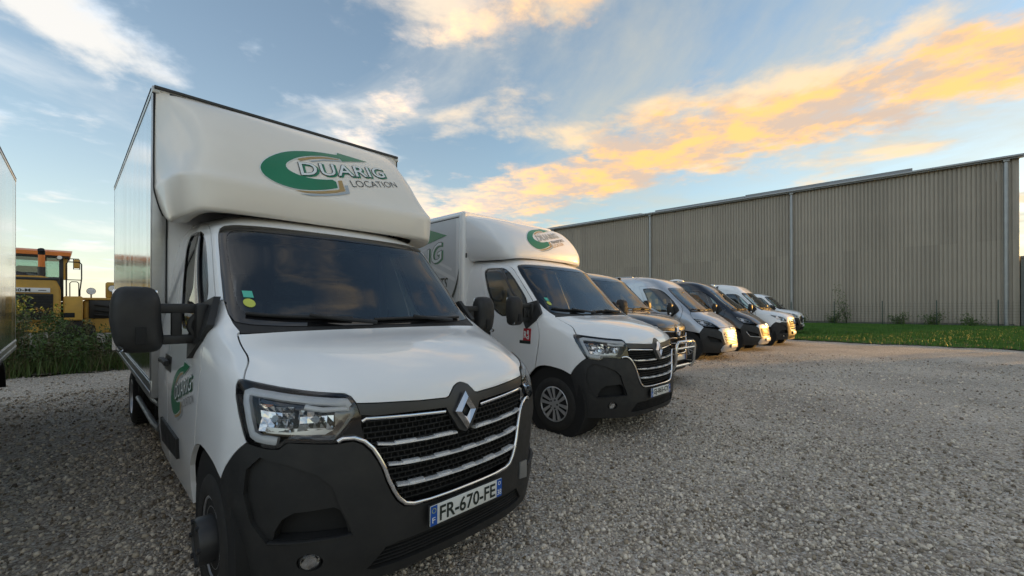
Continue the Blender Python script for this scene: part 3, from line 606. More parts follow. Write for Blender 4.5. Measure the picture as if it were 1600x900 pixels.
def tyre_wheel(root,loc,side,style,r=.345,w=.225):
    """one wheel > tyre, rim (> bolts); axle along local X, outside towards side"""
    e=empty('wheel'); e.parent=root; e.location=loc
    if side<0: e.rotation_euler=(0,0,math.pi)
    hw=w/2; b=MB(); b.lathe([(.205,-hw+.03),(.215,-hw),(.27,-hw-.006),(r-.035,-hw+.004),(r-.008,-hw+.03),(r,-hw+.06),(r,hw-.06),(r-.008,hw-.03),(r-.035,hw-.004),(.27,hw+.006),(.215,hw),(.205,hw-.03)],n=40,close=True)
    for k in range(36):
        a=2*math.pi*k/36; b.box((-hw+.035,-.008,r-.004),(hw-.035,.008,r+.005),mx=Matrix.Rotation(a,4,'X'))
    b.build('tyre','rubber',e)
    b=MB()
    if style=='hub':      # steel disc with a protruding dark hub cover
        b.lathe([(.21,hw-.03),(.21,hw-.006),(.198,hw-.006),(.192,hw-.05),(.155,hw-.012),(.13,hw-.02),(.05,hw-.02)],n=40)
        rim=b.build('rim','rim',e)
        b=MB(); b.lathe([(.118,hw-.03),(.118,hw+.05),(.110,hw+.062),(.095,hw+.062),(.088,hw+.054),(.02,hw+.054)],n=32)
        for k in range(6):
            a=2*math.pi*k/6; b.cyl((hw+.05,.102*math.cos(a),.102*math.sin(a)),(hw+.072,.102*math.cos(a),.102*math.sin(a)),.014,n=6)
        b.build('hub_cover','hub',e)
    elif style=='dish':
        b.lathe([(.21,hw-.03),(.213,hw-.004),(.203,hw+.002),(.192,hw-.02),(.185,hw-.13),(.10,hw-.14),(.09,hw-.10),(.02,hw-.10)],n=32); b.build('rim','rim',e)
    else:
        b.lathe([(.21,hw-.03),(.213,hw-.004),(.203,hw+.002),(.192,hw-.02),(.19,hw-.10)],n=40)
        rim=b.build('rim','rim',e)
        b=MB(); b.lathe([(.19,-.02),(.19,hw-.10),(.01,hw-.11)],n=24); b.build('wheel_barrel','black',e)
        b=MB(); b.lathe([(.078,hw-.035),(.075,hw-.012),(.05,hw-.006),(.012,hw-.004)],n=24)
        for k in range(6):
            mx=Matrix.Rotation(2*math.pi*(k+.25)/6,4,'X')
            for s in (-1,1):
                b.prism([(hw-.03,s*.008,.06),(hw-.03,s*.034,.06),(hw-.014,s*.062,.197),(hw-.014,s*.020,.197)],(.018,0,0),mx=mx)
            b.prism([(hw-.034,-.022,.06),(hw-.034,.022,.06),(hw-.034,.014,.13),(hw-.034,-.014,.13)],(.018,0,0),mx=mx)
        b.build('spokes','rim',e,smooth=30)
        b=MB()
        for k in range(5):
            a=2*math.pi*k/5; b.cyl((hw-.012,.052*math.cos(a),.052*math.sin(a)),(hw+.002,.052*math.cos(a),.052*math.sin(a)),.011,n=8)
        b.build('wheel_bolts','hub',e)
    return e
def headlamp(mp,root,old=False):
    e=empty('headlight'); e.parent=root; hl=chaikin(HL,1)
    sheet(mp,[inset(hl,.004)],'lamp_housing','smoke',e,off=-.06,thick=0,step=.05)
    inn=inset(hl,.017)
    sheet(mp,[hl,inn],'lamp_rim','gloss',e,off=.003,thick=.062,gap=.001,step=.03,edge=.02)
    sheet(mp,[inset(hl,.003)],'lamp_lens','lens',e,off=.007,thick=0,step=.03)
    drl=[(.592,.862),(.606,.882),(.665,.889),(.786,.911),(.88,.926),(.955,.928),(.982,.915),(.988,.86),(.972,.79),(.948,.728),(.918,.712),(.845,.704)]
    sweep(mp,drl,.036,.022,'light_strip','drl',e,off=-.009,step=.015)
    sheet(mp,[[(.93,.905),(.80,.885),(.62,.855),(.60,.83),(.70,.835),(.78,.845),(.85,.87),(.94,.88)]],'lamp_bezel','gloss',e,off=-.03,thick=.03,step=.03)
    sweep(mp,[(.60,.845),(.70,.845),(.765,.865)],.024,.02,'light_blade','drl',e,off=-.024,step=.02)
    rr=random.Random(3)
    for (u0,u1,v0,v1,nu,nv) in ((.805,.938,.742,.868,5,4),(.662,.785,.748,.848,5,3)):
        b=MB()
        for i in range(nu):
            for j in range(nv):
                a0,a1=u0+(u1-u0)*i/nu,u0+(u1-u0)*(i+1)/nu; c0,c1=v0+(v1-v0)*j/nv,v0+(v1-v0)*(j+1)/nv
                q=np.array([(a0,c0),(a1,c0),(a1,c1),(a0,c1)]); P=mp.pos(q); N=mp.nrm(q)
                e2=((q[:,0]-(u0+u1)/2)/(u1-u0))**2+((q[:,1]-(v0+v1)/2)/(v1-v0))**2
                d=-.056+.075*e2+np.array([rr.uniform(-.006,.006) for _ in range(4)])
                b.quad(*[Vector(P[k]+N[k]*d[k]) for k in range(4)])
        b.build('lamp_reflector','reflector',e,smooth=None)
        p=mp.pos([((u0+u1)/2,(v0+v1)/2)])[0]; n=mp.nrm([((u0+u1)/2,(v0+v1)/2)])[0]
        MB().cyl(Vector(p-n*.05),Vector(p-n*.02),.016,n=12).build('lamp_bulb','smoke',e)
    sheet(mp,[[(.935,.76),(.91,.735),(.69,.725),(.66,.745),(.70,.755),(.90,.762)]],'lamp_sill','satin',e,off=-.035,thick=.02,step=.03)
    sheet(mp,[[(.93,.872),(.885,.878),(.90,.862),(.93,.855)]],'turn_lamp','amber',e,off=-.03,thick=.01,step=.03)
    return e
def front_emblem(root,y0,zc,h=.208,w=.152,tilt=.11):
    """tall faceted diamond with an open centre"""
    b=bmesh.new(); t=h/2; s=w/2; ti=t*.36; si=s*.36
    out=[(0,t),(s,.004),(0,-t),(-s,-.004)]; inn=[(0,ti),(si,0),(0,-ti),(-si,0)]; mid=[(0,t*.70),(s*.66,0),(0,-t*.70),(-s*.66,0)]
    def ring(pts,yy): return [b.verts.new((x,yy,z)) for x,z in pts]
    O=ring(out,.004); Mi=ring(mid,.026); I=ring(inn,.006); B=ring(out,-.012)
    for A,C in ((B,O),(O,Mi),(Mi,I)):
        for k in range(4): b.faces.new((A[k],A[(k+1)%4],C[(k+1)%4],C[k]))
    bmesh.ops.recalc_face_normals(b,faces=b.faces[:])
    me=bpy.data.meshes.new('emblem'); b.to_mesh(me); b.free()
    return link('emblem',me,'chrome',root,loc=(0,y0,zc),rot=(tilt,0,0))
def number_plate(root,text,y,z,dept='38',tilt=.0):
    e=empty('number_plate'); e.parent=root; e.location=(0,y,z); e.rotation_euler=(tilt,0,0)
    MB().box((-.262,-.012,-.057),(.262,0,.057),.006).build('plate_holder','black',e)
    MB().box((-.255,-.004,-.052),(.255,.004,.052),.004).build('plate_sheet','plate',e)
    mp=Flat((0,.0045,0),(-1,0,0),(0,0,1))      # seen from the front: +a to the viewer's right
    def rect(a0,a1,b0,b1): return [(a0,b0),(a1,b0),(a1,b1),(a0,b1)]
    sheet(mp,[rect(-.254,-.212,-.051,.051)],'plate_band','blue',e,off=.0005,thick=0,step=.2)
    sheet(mp,[rect(.212,.254,-.051,.051)],'plate_band','blue',e,off=.0005,thick=0,step=.2)
    if text is None: return e
    lettering(mp,text,(-.195,-.037),(.198,-.037),(-.195,.037),'plate_characters','ink',e,off=.0015,bold=.018)
    lettering(mp,'F',(-.243,-.036),(-.224,-.036),(-.243,-.008),'plate_letter','wvinyl',e,off=.0015)
    lettering(mp,dept,(.217,-.04),(.249,-.04),(.217,-.008),'plate_digits','wvinyl',e,off=.0015)
    b=[]
    for k in range(12):
        a=2*math.pi*k/12; b.append((-.233+.012*math.cos(a),.026+.012*math.sin(a)))
    me=MB()
    for x,z_ in b: me.box((-x-.0018,.0055,z_-.0018),(-x+.0018,.0062,z_+.0018))
    me.build('plate_stars','stk_yellow',e)
    ring=[(.233+.011*math.cos(2*math.pi*k/20),.028+.011*math.sin(2*math.pi*k/20)) for k in range(20)]
    sheet(mp,[ring,inset(ring,.0035)],'plate_emblem','wvinyl',e,off=.001,thick=0,step=.2,edge=.2)
    return e
def mirror_assembly(root,side,arms=True):
    """tall black mirror on two arms standing out from the door corner"""
    e=empty('side_mirror'); e.parent=root; e.scale=(side,1,1)
    b=MB()
    b.prism([(.90,-.36,1.60),(.955,-.24,1.44),(.985,-.32,1.33),(1.015,-.44,1.235),(1.0,-.52,1.36),(.965,-.58,1.44),(.93,-.52,1.56)],(.035,0,0)); b.build('mirror_base','plastic',e)
    if arms:
        b=MB(); b.box((.97,-.44,1.50),(1.34,-.395,1.555),.014); b.box((.99,-.445,1.325),(1.34,-.40,1.378),.014); b.box((1.075,-.44,1.37),(1.125,-.40,1.51),.012); b.box((.955,-.455,1.33),(1.02,-.36,1.56),.022)
        b.tube([(1.0,-.42,1.49),(1.03,-.42,1.45),(1.035,-.42,1.42),(1.02,-.42,1.385),(1.0,-.42,1.365)],.022,n=8)
        b.build('mirror_arm','plastic',e)
        x0,x1=1.165,1.375
    else:
        b=MB(); b.box((.95,-.44,1.34),(1.10,-.36,1.42),.03); b.build('mirror_arm','plastic',e); x0,x1=1.06,1.27
    # housing: a rounded shell, deeper in the middle
    rows=[]; n=18
    bm=bmesh.new(); rings=[]
    cz=1.465; hz=.178; cx=(x0+x1)/2; hx=(x1-x0)/2
    for k,(t,sx) in enumerate(((0,1.0),(.035,1.02),(.075,.98),(.105,.86),(.122,.62),(.128,.25))):
        R=[]
        for i in range(32):
            a=2*math.pi*i/32; ca,sa=math.cos(a),math.sin(a); ex=.45
            x=math.copysign(abs(ca)**ex,ca)*hx*sx; z=math.copysign(abs(sa)**ex,sa)*hz*sx
            taper=1-.10*(z/hz)**2*(1 if z>0 else .4)
            R.append(bm.verts.new((cx+x*taper-(.022*max(0,-z/hz))**1,-.475+t,cz+z)))
        rings.append(R)
    for A,B in zip(rings,rings[1:]):
        for i in range(32): bm.faces.new((A[i],A[(i+1)%32],B[(i+1)%32],B[i]))
    bm.faces.new(rings[-1]); 
    bmesh.ops.recalc_face_normals(bm,faces=bm.faces[:]); me=bpy.data.meshes.new('mirror_housing'); bm.to_mesh(me); bm.free(); me.shade_smooth(); me.set_sharp_from_angle(angle=math.radians(45)); link('mirror_housing',me,'plastic',e)
    b=MB(); b.box((x0+.012,-.472,cz-hz+.015),(x1-.012,-.466,cz+hz-.015),.004); b.build('mirror_glass','chrome',e)
    b=MB(); b.box((x0+.07,-.352,1.335),(x0+.115,-.342,1.43),.004) if arms else b.box((x1-.05,-.40,1.30),(x1-.005,-.352,1.36),.02)
    b.build('mirror_socket' if arms else 'turn_lamp','black' if arms else 'drl',e)
    if arms:
        b=MB(); b.box((x1-.052,-.40,1.302),(x1-.022,-.352,1.335),.012); b.build('turn_lamp','lens',e)
    return e
def wiper(mp,root,blade,joint,pivot):
    e=empty('wiper'); e.parent=root
    sweep(mp,blade,.018,.016,'wiper_blade','plastic',e,off=.016,step=.06)
    sweep(mp,[joint,((joint[0]+pivot[0])/2,(joint[1]+pivot[1])/2),pivot],.022,.018,'wiper_arm','plastic',e,off=.032,step=.06,taper=(.8,1.4))
    return e
def seat(root,x,y,m='seat',w=.46):
    e=empty('cab_seat'); e.parent=root; e.location=(x,y,0)
    MB().box((-w/2,-.28,.78),(w/2,.26,.95),.05,3).build('seat_cushion',m,e)
    b=MB(); b.box((-w/2,-.07,0),(w/2,.07,.66),.055,3,mx=Matrix.Translation((0,-.28,.92))@Matrix.Rotation(math.radians(12),4,'X')); b.build('seat_back',m,e)
    b=MB(); b.box((-.14,-.05,0),(.14,.05,.19),.04,3,mx=Matrix.Translation((0,-.43,1.61))@Matrix.Rotation(math.radians(8),4,'X')); b.build('headrest',m,e)
    return e
def cabin(root,kind,bulk=True):
    """dashboard, steering wheel, seats and rear wall seen through the glass"""
    y0=-.12 if kind=='master' else .02; zt=1.36 if kind=='master' else 1.30; zb=1.30
    b=MB(); b.prism([(-.88,y0,zt-.02),(-.88,y0-.30,zt+.02),(-.88,y0-.46,zt-.04),(-.88,y0-.50,zt-.30),(-.88,y0-.38,.70),(-.88,y0+.1,.65)],(1.76,0,0)); b.box((-.62,y0-.50,zt-.02),(-.26,y0-.24,zt+.06),.04); b.build('dashboard','interior',root)
    b=MB(); T=Matrix.Translation((-.44,y0-.66,zt-.13))@Matrix.Rotation(math.radians(-62),4,'X')
    pts=[T@Vector((.205*math.cos(2*math.pi*k/28),.205*math.sin(2*math.pi*k/28),0)) for k in range(29)]
    b.tube(pts,.016,n=8,cap=False)
    for a in (0,math.pi,1.5*math.pi): b.tube([T@Vector((0,0,-.02)),T@Vector((.2*math.cos(a),.2*math.sin(a),0))],.018,n=6)
    b.cyl(T@Vector((0,0,-.03)),T@Vector((0,0,.02)),.07,n=16); b.cyl(T@Vector((0,0,-.03)),T@Vector((0,0,-.35)),.03); b.build('steering_wheel','interior',root)
    for x,w in ((-.46,.50),(.13,.42),(.57,.42)): seat(root,x,y0-1.0,w=w)
    MB().box((-.95,-1.72,.40),(.95,y0+.1,.50)).build('cab_floor','interior',root)
    if bulk: MB().box((-.86,-1.735,.5),(.86,-1.70,2.10),.01).build('cab_rear_wall','liner',root)
    b=MB(); b.box((-.07,-.70 if kind=='master' else -.58,1.93),(.07,-.66 if kind=='master' else -.54,2.0),.02); b.build('sensor_pod','interior',root)
    b=MB()
    for s in (-1,1): b.box((s*.42-.24,-.93,2.035),(s*.42+.24,-.74,2.055),.008)
    b.build('sun_visor','liner',root)
SM=Surf(master_rows('low')); SMH=Surf(master_rows('high')); SD=Surf(ducato_rows()); SF1=Surf(fairing_rows(),step=.011,smooth=1); SF2=Surf(fairing2_rows())
def arch_liner(root,side,y=0,z=.36,r=.45,dark='black',w=.36):
    b=MB(); b.lathe([(r,0),(r,-w),(.05,-w)],n=28); o=b.build('wheel_well',dark,root,loc=(side*1.0,y,z))
    if side<0: o.rotation_euler=(0,0,math.pi)
    return o
def master_cab(root,S,paint,plate,style='hub',mirrors=True,arms=True,glass='glass',stickers=True,doortrim=True,front='new'):
    R,Lm=S,Mirror(S)
    sides=((S,1),(Lm,-1))
    # panels
    hood=[(a,b) for a,b in TRIM_TOP]+[(.588,.91),(.609,.929),(.699,.944),(.782,.961),(.902,.98)]+GAP+[(.6,1.637),(.3,1.64),(0,1.64)]
    ho=sheet(S,[full(hood)],'hood',paint,root,off=.001,gap=HAIR,thick=.02)
    wing=GAP[::-1]+[(1.008,.977),(1.03,.933),(1.039,.871),(1.024,.803),(.992,.734)]+BUMP+ARCH[1:]+DFRONT[1:]+[(1.03,1.86),(.948,1.91),(.934,1.788),(.911,1.712),(.871,1.65)]
    low_arch=[(1.412,.505),(1.45,.44),(1.485,.36),(1.50,.25),(1.495,.12)]
    doorp=DFRONT[1:]+DGAP+[(2.03,2.80),(2.05,2.5),(2.06,2.0),(2.08,1.0),(2.08,.10)]+low_arch[::-1]
    doors=[]
    for mp,s in sides:
        sheet(mp,[wing],'fender',paint,root,off=0,gap=HAIR,thick=.02)
        d=sheet(mp,[doorp,chaikin(WIN,1)],'door',paint,root,off=0,gap=HAIR,thick=.025); doors.append(d)
        w=chaikin(WIN,1)
        sheet(mp,[w,inset(w,.028)],'window_seal','gloss',d,off=-.004,thick=.02,step=.05)
        sheet(mp,[inset(w,.004)],'window_pane',glass,d,off=-.012,thick=0,step=.06)
        sweep(mp,[(1.30,2.63),(1.285,2.2),(1.30,1.58)],.03,.012,'window_divider','gloss',d,off=-.004,step=.06)
        fl=Flank(S,s)
        b=[(-1.36,1.115),(-1.34,1.14),(-1.18,1.14),(-1.16,1.115),(-1.18,1.09),(-1.34,1.09)]
        sheet(fl,[[(-1.41,1.06),(-1.13,1.06),(-1.13,1.17),(-1.41,1.17)]],'handle_recess','trim',d,off=.002,thick=.004,step=.08)
        sweep(fl,[(-1.40,1.125),(-1.27,1.13),(-1.14,1.125)],.035,.03,'door_handle','plastic',d,off=.03,step=.06)
        if doortrim: sheet(fl,[[(-1.49,.50),(-.80,.545),(-.78,.68),(-1.49,.68)]],'door_moulding','plastic',d,off=.016,thick=.016,step=.1)
    shell=[(.948,1.91)]+WS[4:]+[(0,S.v[-1])]+[(a,S.v[-1]) for a in np.linspace(.3,S.u[-1],12)]+[(S.u[-1],b) for b in np.linspace(S.v[-1]-.2,.12,14)]+[(2.08,.10),(2.08,1.0),(2.06,2.0),(2.05,2.5),(2.03,2.80)]+DGAP[::-1]
    fr=sheet(S,[full(sorted_half(shell))],'cab_frame',paint,root,off=0,gap=HAIR,thick=.03)
    # inner dark structure behind the panel gaps
    inner=[(0,.02),(.6,.02),(.98,.02),(1.0,.3),(1.09,.46)]+[(a,b+.012) for a,b in ARCH[1:]]+[(1.47,.40),(1.51,.25),(1.51,.06),(S.u[-1]-.02,.06),(S.u[-1]-.02,1.42),(1.4,1.42),(1.2,1.56),(1.05,1.70),(.95,1.66),(.88,1.62),(0,1.62)]
    sheet(S,[full(inner)],'inner_body','black',root,off=-.085,thick=0,step=.08)
    for mp,s in sides: sweep(mp,[(1.0,1.85),(.975,2.0),(.965,2.3),(.98,2.55),(1.05,2.75)],.085,.03,'pillar_lining','liner',root,off=-.045,step=.08)
    roofl=[(0,2.70),(.8,2.72),(1.0,2.80),(1.2,2.95),(1.9,2.95),(1.9,S.v[-1]-.02),(0,S.v[-1]-.02)]
    sheet(S,[full(roofl)],'headliner','liner',root,off=-.05,thick=0,step=.1)
    # glass
    wsl=full([(0,1.70)]+[(.3,1.70),(.6,1.705),(.82,1.715),(.905,1.73)]+WS[2:])
    g=sheet(S,[wsl],'windscreen',glass,root,off=-.002,thick=0,gap=.004,step=.05)
    ins=full([(0,1.80),(.4,1.80),(.75,1.805),(.84,1.82),(.866,1.90),(.862,2.2),(.862,2.48),(.845,2.56),(.78,2.59),(.4,2.565),(0,2.56)])
    sheet(S,[wsl,chaikin(ins,1)],'windscreen_border','gloss',g,off=.0005,thick=.004,gap=.003,step=.05)
    cow=full([(0,1.645),(.4,1.645),(.72,1.642),(.868,1.640),(.905,1.70),(.925,1.74),(.82,1.722),(.6,1.712),(.3,1.707),(0,1.707)])
    sheet(S,[cow],'cowl_panel','plastic',root,off=-.004,thick=.02,gap=.002,step=.05)
    wiper(S,root,[(.83,1.80),(.6,1.79),(.40,1.785),(.20,1.775)],(.47,1.79),(.06,1.685))
    wiper(S,root,[(.05,1.755),(-.25,1.765),(-.5,1.755),(-.74,1.745)],(-.27,1.768),(-.60,1.685))
    if stickers:
        t=[(.815,1.95),(.755,1.95),(.757,2.005),(.817,2.005)]; sheet(S,[t],'inspection_sticker','stk_green',g,off=.002,thick=0,step=.1)
        c=[(.79+.036*math.cos(2*math.pi*k/18),1.905+.036*math.sin(2*math.pi*k/18)) for k in range(18)]; sheet(S,[c],'emission_sticker','stk_yellow',g,off=.002,thick=0,step=.1,edge=.1)
    # front: grille, trim, chrome
    if front=='new':
        gr=empty('grille'); gr.parent=root
        back=full([(0,.87),(.55,.845),(.62,.70),(.50,.60),(.43,.42),(.36,.34),(0,.32)])
        sheet(S,[back],'grille_backing','black',gr,off=-.06,thick=0,step=.06)
        trim=TRIM_TOP+[(.562,.822),(.56,.806),(.50,.795),(.12,.775),(.104,.745),(.075,.70),(.045,.652),(.0,.632)]
        sheet(S,[full(trim)],'grille_trim','trim',gr,off=.004,thick=.03,gap=.0015,step=.04)
        sheet(S,[[(.562,.822),(.567,.806),(.645,.696),(.59,.706),(.545,.695),(.555,.75),(.553,.80)]],'grille_corner','gloss',gr,off=-.008,thick=.02,step=.05)
        sheet(Lm,[[(.562,.822),(.567,.806),(.645,.696),(.59,.706),(.545,.695),(.555,.75),(.553,.80)]],'grille_corner','gloss',gr,off=-.008,thick=.02,step=.05)
        cells=[]
        for mp in (R,Lm):
            for v in np.arange(.365,.79,.0265):
                e=float(np.interp(v,[.34,.36,.39,.43,.49,.55,.595,.64,.68,.705,.80],[.34,.375,.40,.42,.445,.463,.482,.505,.535,.545,.552])); a=.002 if v<.63 else float(np.interp(v,[.63,.78],[.05,.115]))
                cells.append(sweep(mp,[(a,v),((a+e)/2,v+.001),(e,v+.006)],.006,.022,None,None,None,off=-.02,step=.12))
            for k,u in enumerate(np.arange(.02,.55,.034)):
                v0=float(np.interp(u,[0,.32,.37,.42,.445,.463,.482,.505,.535,.55],[.335,.342,.357,.43,.49,.55,.595,.64,.68,.72]))
                v1=.79 if u>.12 else float(np.interp(u,[0,.12],[.63,.77]))
                for j,v in enumerate(np.arange(.365,.77,.0265)):
                    uu=u+(.017 if j%2 else 0)
                    if v>v0 and v+.0265<v1: cells.append(sweep(mp,[(uu,v),(uu,v+.0265)],.005,.018,None,None,None,off=-.024,step=.1))
        merge(cells,'grille_mesh','plastic',gr)['kind']='stuff'
        for mp,s in sides:
            sweep(mp,[(.552,.775),(.535,.786),(.33,.770),(.125,.757)],.016,.012,'grille_accent','chrome',gr,off=.0,step=.05)
        for v,e,a in ((.642,.492,.065),(.540,.448,0),(.434,.41,0)):
            if a:
                for mp,s in sides: chrome_bar(mp,[(a,v),(.25,v+.002),(e-.06,v+.008),(e,v+.018)],gr)
            else: chrome_bar(S,[(-e,v+.016),(-e+.08,v+.008),(-.2,v+.002),(0,v),(.2,v+.002),(e-.08,v+.008),(e,v+.016)],gr)
        sweep(S,CHR[:-1]+[(0,.331)]+[(-a,b) for a,b in CHR[:-1][::-1]],.020,.018,'grille_surround','chrome',gr,off=.004,step=.03)
        front_emblem(root,.835,1.0)
    else: old_front(root,S,Lm,paint)
    # bumper
    scoop=[(.90,.630),(.801,.600),(.712,.552),(.664,.492),(.644,.409),(.613,.316),(.60,.258),(.75,.246),(.872,.236),(.925,.33),(.955,.46),(.95,.57)]
    intake=[(.862,.248),(.853,.29),(.828,.345),(.788,.378),(.66,.392),(.64,.375),(.62,.316),(.612,.263),(.752,.256)]
    lowg=[(0,.168),(.40,.167),(.455,.160),(.53,.068),(.50,.058),(0,.055)]
    fogc=(.737,.150)
    fog=[(fogc[0]+.042*math.cos(2*math.pi*k/20),fogc[1]+.042*math.sin(2*math.pi*k/20)) for k in range(20)]
    half=[(0,.318),(.232,.318),(.325,.325),(.376,.338),(.414,.375),(.438,.42),(.463,.482),(.481,.543),(.50,.587),(.524,.63),(.556,.668),(.59,.688),(.645,.684),(.655,.684),(.808,.701),(.818,.692),(.836,.671),(.876,.671),(.917,.679)]+BUMP+[(1.085,.40),(1.06,.28),(1.045,.15),(1.05,.0),(0,0)]
    bp=sheet(S,[full(half),scoop,mir(scoop),full(lowg),fog,mir(fog)],'bumper','plastic',root,off=.004,gap=.0015,thick=.05,step=.045,edge=.03)
    for mp,s in sides:
        sheet(mp,[inset(scoop,-.01),intake],'bumper_scoop','plastic',bp,off=-.016,thick=.05,step=.05,edge=.03)
        sheet(mp,[inset(intake,-.02)],'intake_back','black',bp,off=-.075,thick=0,step=.1)
        sweep(mp,[(.872,.243),(.75,.251),(.60,.262)],.010,.02,'intake_lip','plastic',bp,off=.0,step=.06)
        f=empty('fog_light'); f.parent=root; p=mp.pos([fogc])[0]; n=mp.nrm([fogc])[0]*.6+np.array([0,1,0])*.4
        mx=Matrix.Translation(Vector(p)-Vector(n)*.02)@Vector(n).to_track_quat('X','Z').to_matrix().to_4x4()
        MB().lathe([(.040,.012),(.038,-.005),(.026,-.03),(.006,-.038)],mx=mx,n=20).build('fog_reflector','reflector',f,smooth=60)
        MB().lathe([(.002,.026),(.022,.023),(.038,.014),(.040,.010)],mx=mx,n=20).build('fog_lens','lens',f,smooth=60)
        MB().lathe([(.040,.012),(.047,.012),(.05,-.01),(.047,-.05),(.040,-.05)],mx=mx,n=20,close=True).build('fog_bezel','black',f)
    sl=[]
    for v in (.075,.095,.115,.135,.155):
        e=float(np.interp(v,[.06,.165],[.525,.45])); sl.append(sweep(S,[(-e,v),(-.25,v),(0,v),(.25,v),(e,v)],.008,.03,None,None,None,off=-.02,step=.15))
    merge(sl,'lower_grille','plastic',bp); sheet(S,[full([(0,.18),(.45,.175),(.55,.06),(0,.045)])],'lower_grille_backing','black',bp,off=-.07,thick=0,step=.1)
    number_plate(root,plate,.868,.505)
    if front=='new':
        for mp,s in sides: headlamp(mp,root)
    if mirrors:
        for s in (1,-1): mirror_assembly(root,s,arms)
    for s in (1,-1):
        arch_liner(root,s)
        tyre_wheel(root,(s*.90,0,.345),s,style)
    cabin(root,'master')
    return doors
def old_front(root,S,Lm,paint):
    """earlier nose: painted panel, tall swept lamps, two-slat grille"""
    lamp=chaikin([(1.0,1.0),(.92,.985),(.80,.93),(.68,.83),(.625,.745),(.64,.70),(.75,.715),(.86,.76),(.955,.84),(1.01,.93)],1)
    for mp in (S,Lm):
        sheet(mp,[inset(HL,-.003),lamp],'lamp_surround',paint,root,off=.001,thick=.02,step=.05)
        e=empty('headlight'); e.parent=root
        sheet(mp,[inset(lamp,.003)],'lamp_housing','satin',e,off=-.05,thick=0,step=.06)
        sheet(mp,[inset(lamp,.002)],'lamp_lens','lens',e,off=.008,thick=.055,step=.04)
        for c,r in (((.90,.88),.06),((.75,.79),.05)):
            p=mp.pos([c])[0]; n=mp.nrm([c])[0]; mx=Matrix.Translation(Vector(p)-Vector(n)*.006)@Vector(n).to_track_quat('X','Z').to_matrix().to_4x4()
            MB().lathe([(r,0),(r*.8,-.025),(.012,-.042)],mx=mx,n=16).build('lamp_reflector','reflector',e,smooth=60)
    g=[(0,.80),(.42,.785),(.50,.70),(.46,.50),(.38,.40),(0,.385)]
    nose=TRIM_TOP+[(.562,.822),(.60,.75),(.645,.684),(.59,.688),(.556,.668),(.524,.63),(.50,.587),(.481,.543),(.463,.482),(.438,.42),(.414,.375),(.376,.338),(.325,.325),(.232,.318),(0,.318)]
    sheet(S,[full(nose),full(g)],'nose_panel',paint,root,off=.004,thick=.04,step=.05)
    gr=empty('grille'); gr.parent=root
    sheet(S,[full(inset(g,-.01)) if False else full(g)],'grille_backing','black',gr,off=-.04,thick=0,step=.1)
    for v,e in ((.47,.43),(.56,.465),(.65,.48),(.73,.455)): sweep(S,[(-e,v),(-.2,v),(0,v),(.2,v),(e,v)],.03,.03,'grille_bar','trim' if v<.7 else 'chrome',gr,off=-.012,step=.08)
    front_emblem(root,.842,.95)
def chrome_bar(mp,ln,parent):
    """grille bar with a bright stepped upper edge"""
    o=sweep(mp,ln,.014,.040,'grille_bar','barchrome',parent,off=-.004,step=.04)
    a=np.array(ln); L=len(a)
    q=densify([tuple(p) for p in ln],.055); q=q[:max(2,len(q)//2+1)] if math.dist(ln[0],ln[-1])<.05 else [p for p in q if True]
    n=max(2,int(abs(ln[-1][0]-ln[0][0])/.16)); parts=[]
    for k in range(n):
        x0=ln[0][0]+(ln[-1][0]-ln[0][0])*(k+.12)/n; x1=ln[0][0]+(ln[-1][0]-ln[0][0])*(k+.62)/n
        xs=[p[0] for p in ln]; vs=[p[1] for p in ln]
        if xs[0]>xs[-1]: xs=xs[::-1]; vs=vs[::-1]
        f=lambda x: float(np.interp(x,xs,vs))
        sweep(mp,[(x0,f(x0)+.006),((x0+x1)/2,f((x0+x1)/2)+.006),(x1,f(x1)+.006)],.013,.030,'bar_step','barchrome',o,off=-.004,step=.04)
def sorted_half(h):
    """half outline that must begin and end on the centre line: rotate so that the two centre points are the ends"""
    i=[k for k,p in enumerate(h) if abs(p[0])<1e-6]
    k=i[1] if len(i)>1 else i[0]
    r=h[k:]+h[:k]
    return r
# ---------------------------------------------------------------- printed logo (a to the viewer's right, b up)
ART={'logo_arrow':('green',[(.121,1.057),(-.058,1.02),(-.223,.962),(-.349,.898),(-.459,.807),(-.527,.727),(-.559,.659),(-.556,.606),(-.532,.561),(-.482,.523),(-.416,.495),(-.331,.489),(-.236,.507),(-.116,.548),(.002,.599),(.004,.69),(-.106,.658),(-.206,.642),(-.297,.653),(-.358,.683),(-.374,.729),(-.344,.782),(-.265,.858),(-.171,.917),(-.027,.98),(.131,1.004),(.138,.967),(.422,1.088),(.137,1.10)]),
 'logo_tan_sweep':('tan',[(-.26,.846),(-.156,.909),(-.022,.967),(.113,.991),(.116,.984),(-.027,.945),(-.143,.89),(-.239,.83)]),
 'logo_grey_sweep':('greyv',[(-.17,.855),(-.032,.928),(.127,.979),(.128,.966),(-.037,.91),(-.136,.855)]),
 'logo_tan_corner':('tan',[(-.356,.468),(-.274,.470),(-.151,.496),(-.015,.546),(.06,.584),(.06,.699),(.025,.685),(.017,.59),(-.009,.574),(-.146,.523),(-.271,.490)]),
 'logo_grey_corner':('greyv',[(-.327,.446),(-.24,.447),(-.115,.479),(-.005,.518),(.095,.565),(.102,.656),(.072,.648),(.066,.579),(-.019,.535),(-.145,.492),(-.245,.467)])}
class Art:
    """art coordinates -> mapper coordinates"""
    def __init__(s,mp,sx,sy,ox,oy): s.mp=mp; s.k=np.array([sx,sy]); s.o=np.array([ox,oy])
    def pos(s,q): return s.mp.pos(np.atleast_2d(q)*s.k+s.o)
    def nrm(s,q): return s.mp.nrm(np.atleast_2d(q)*s.k+s.o)
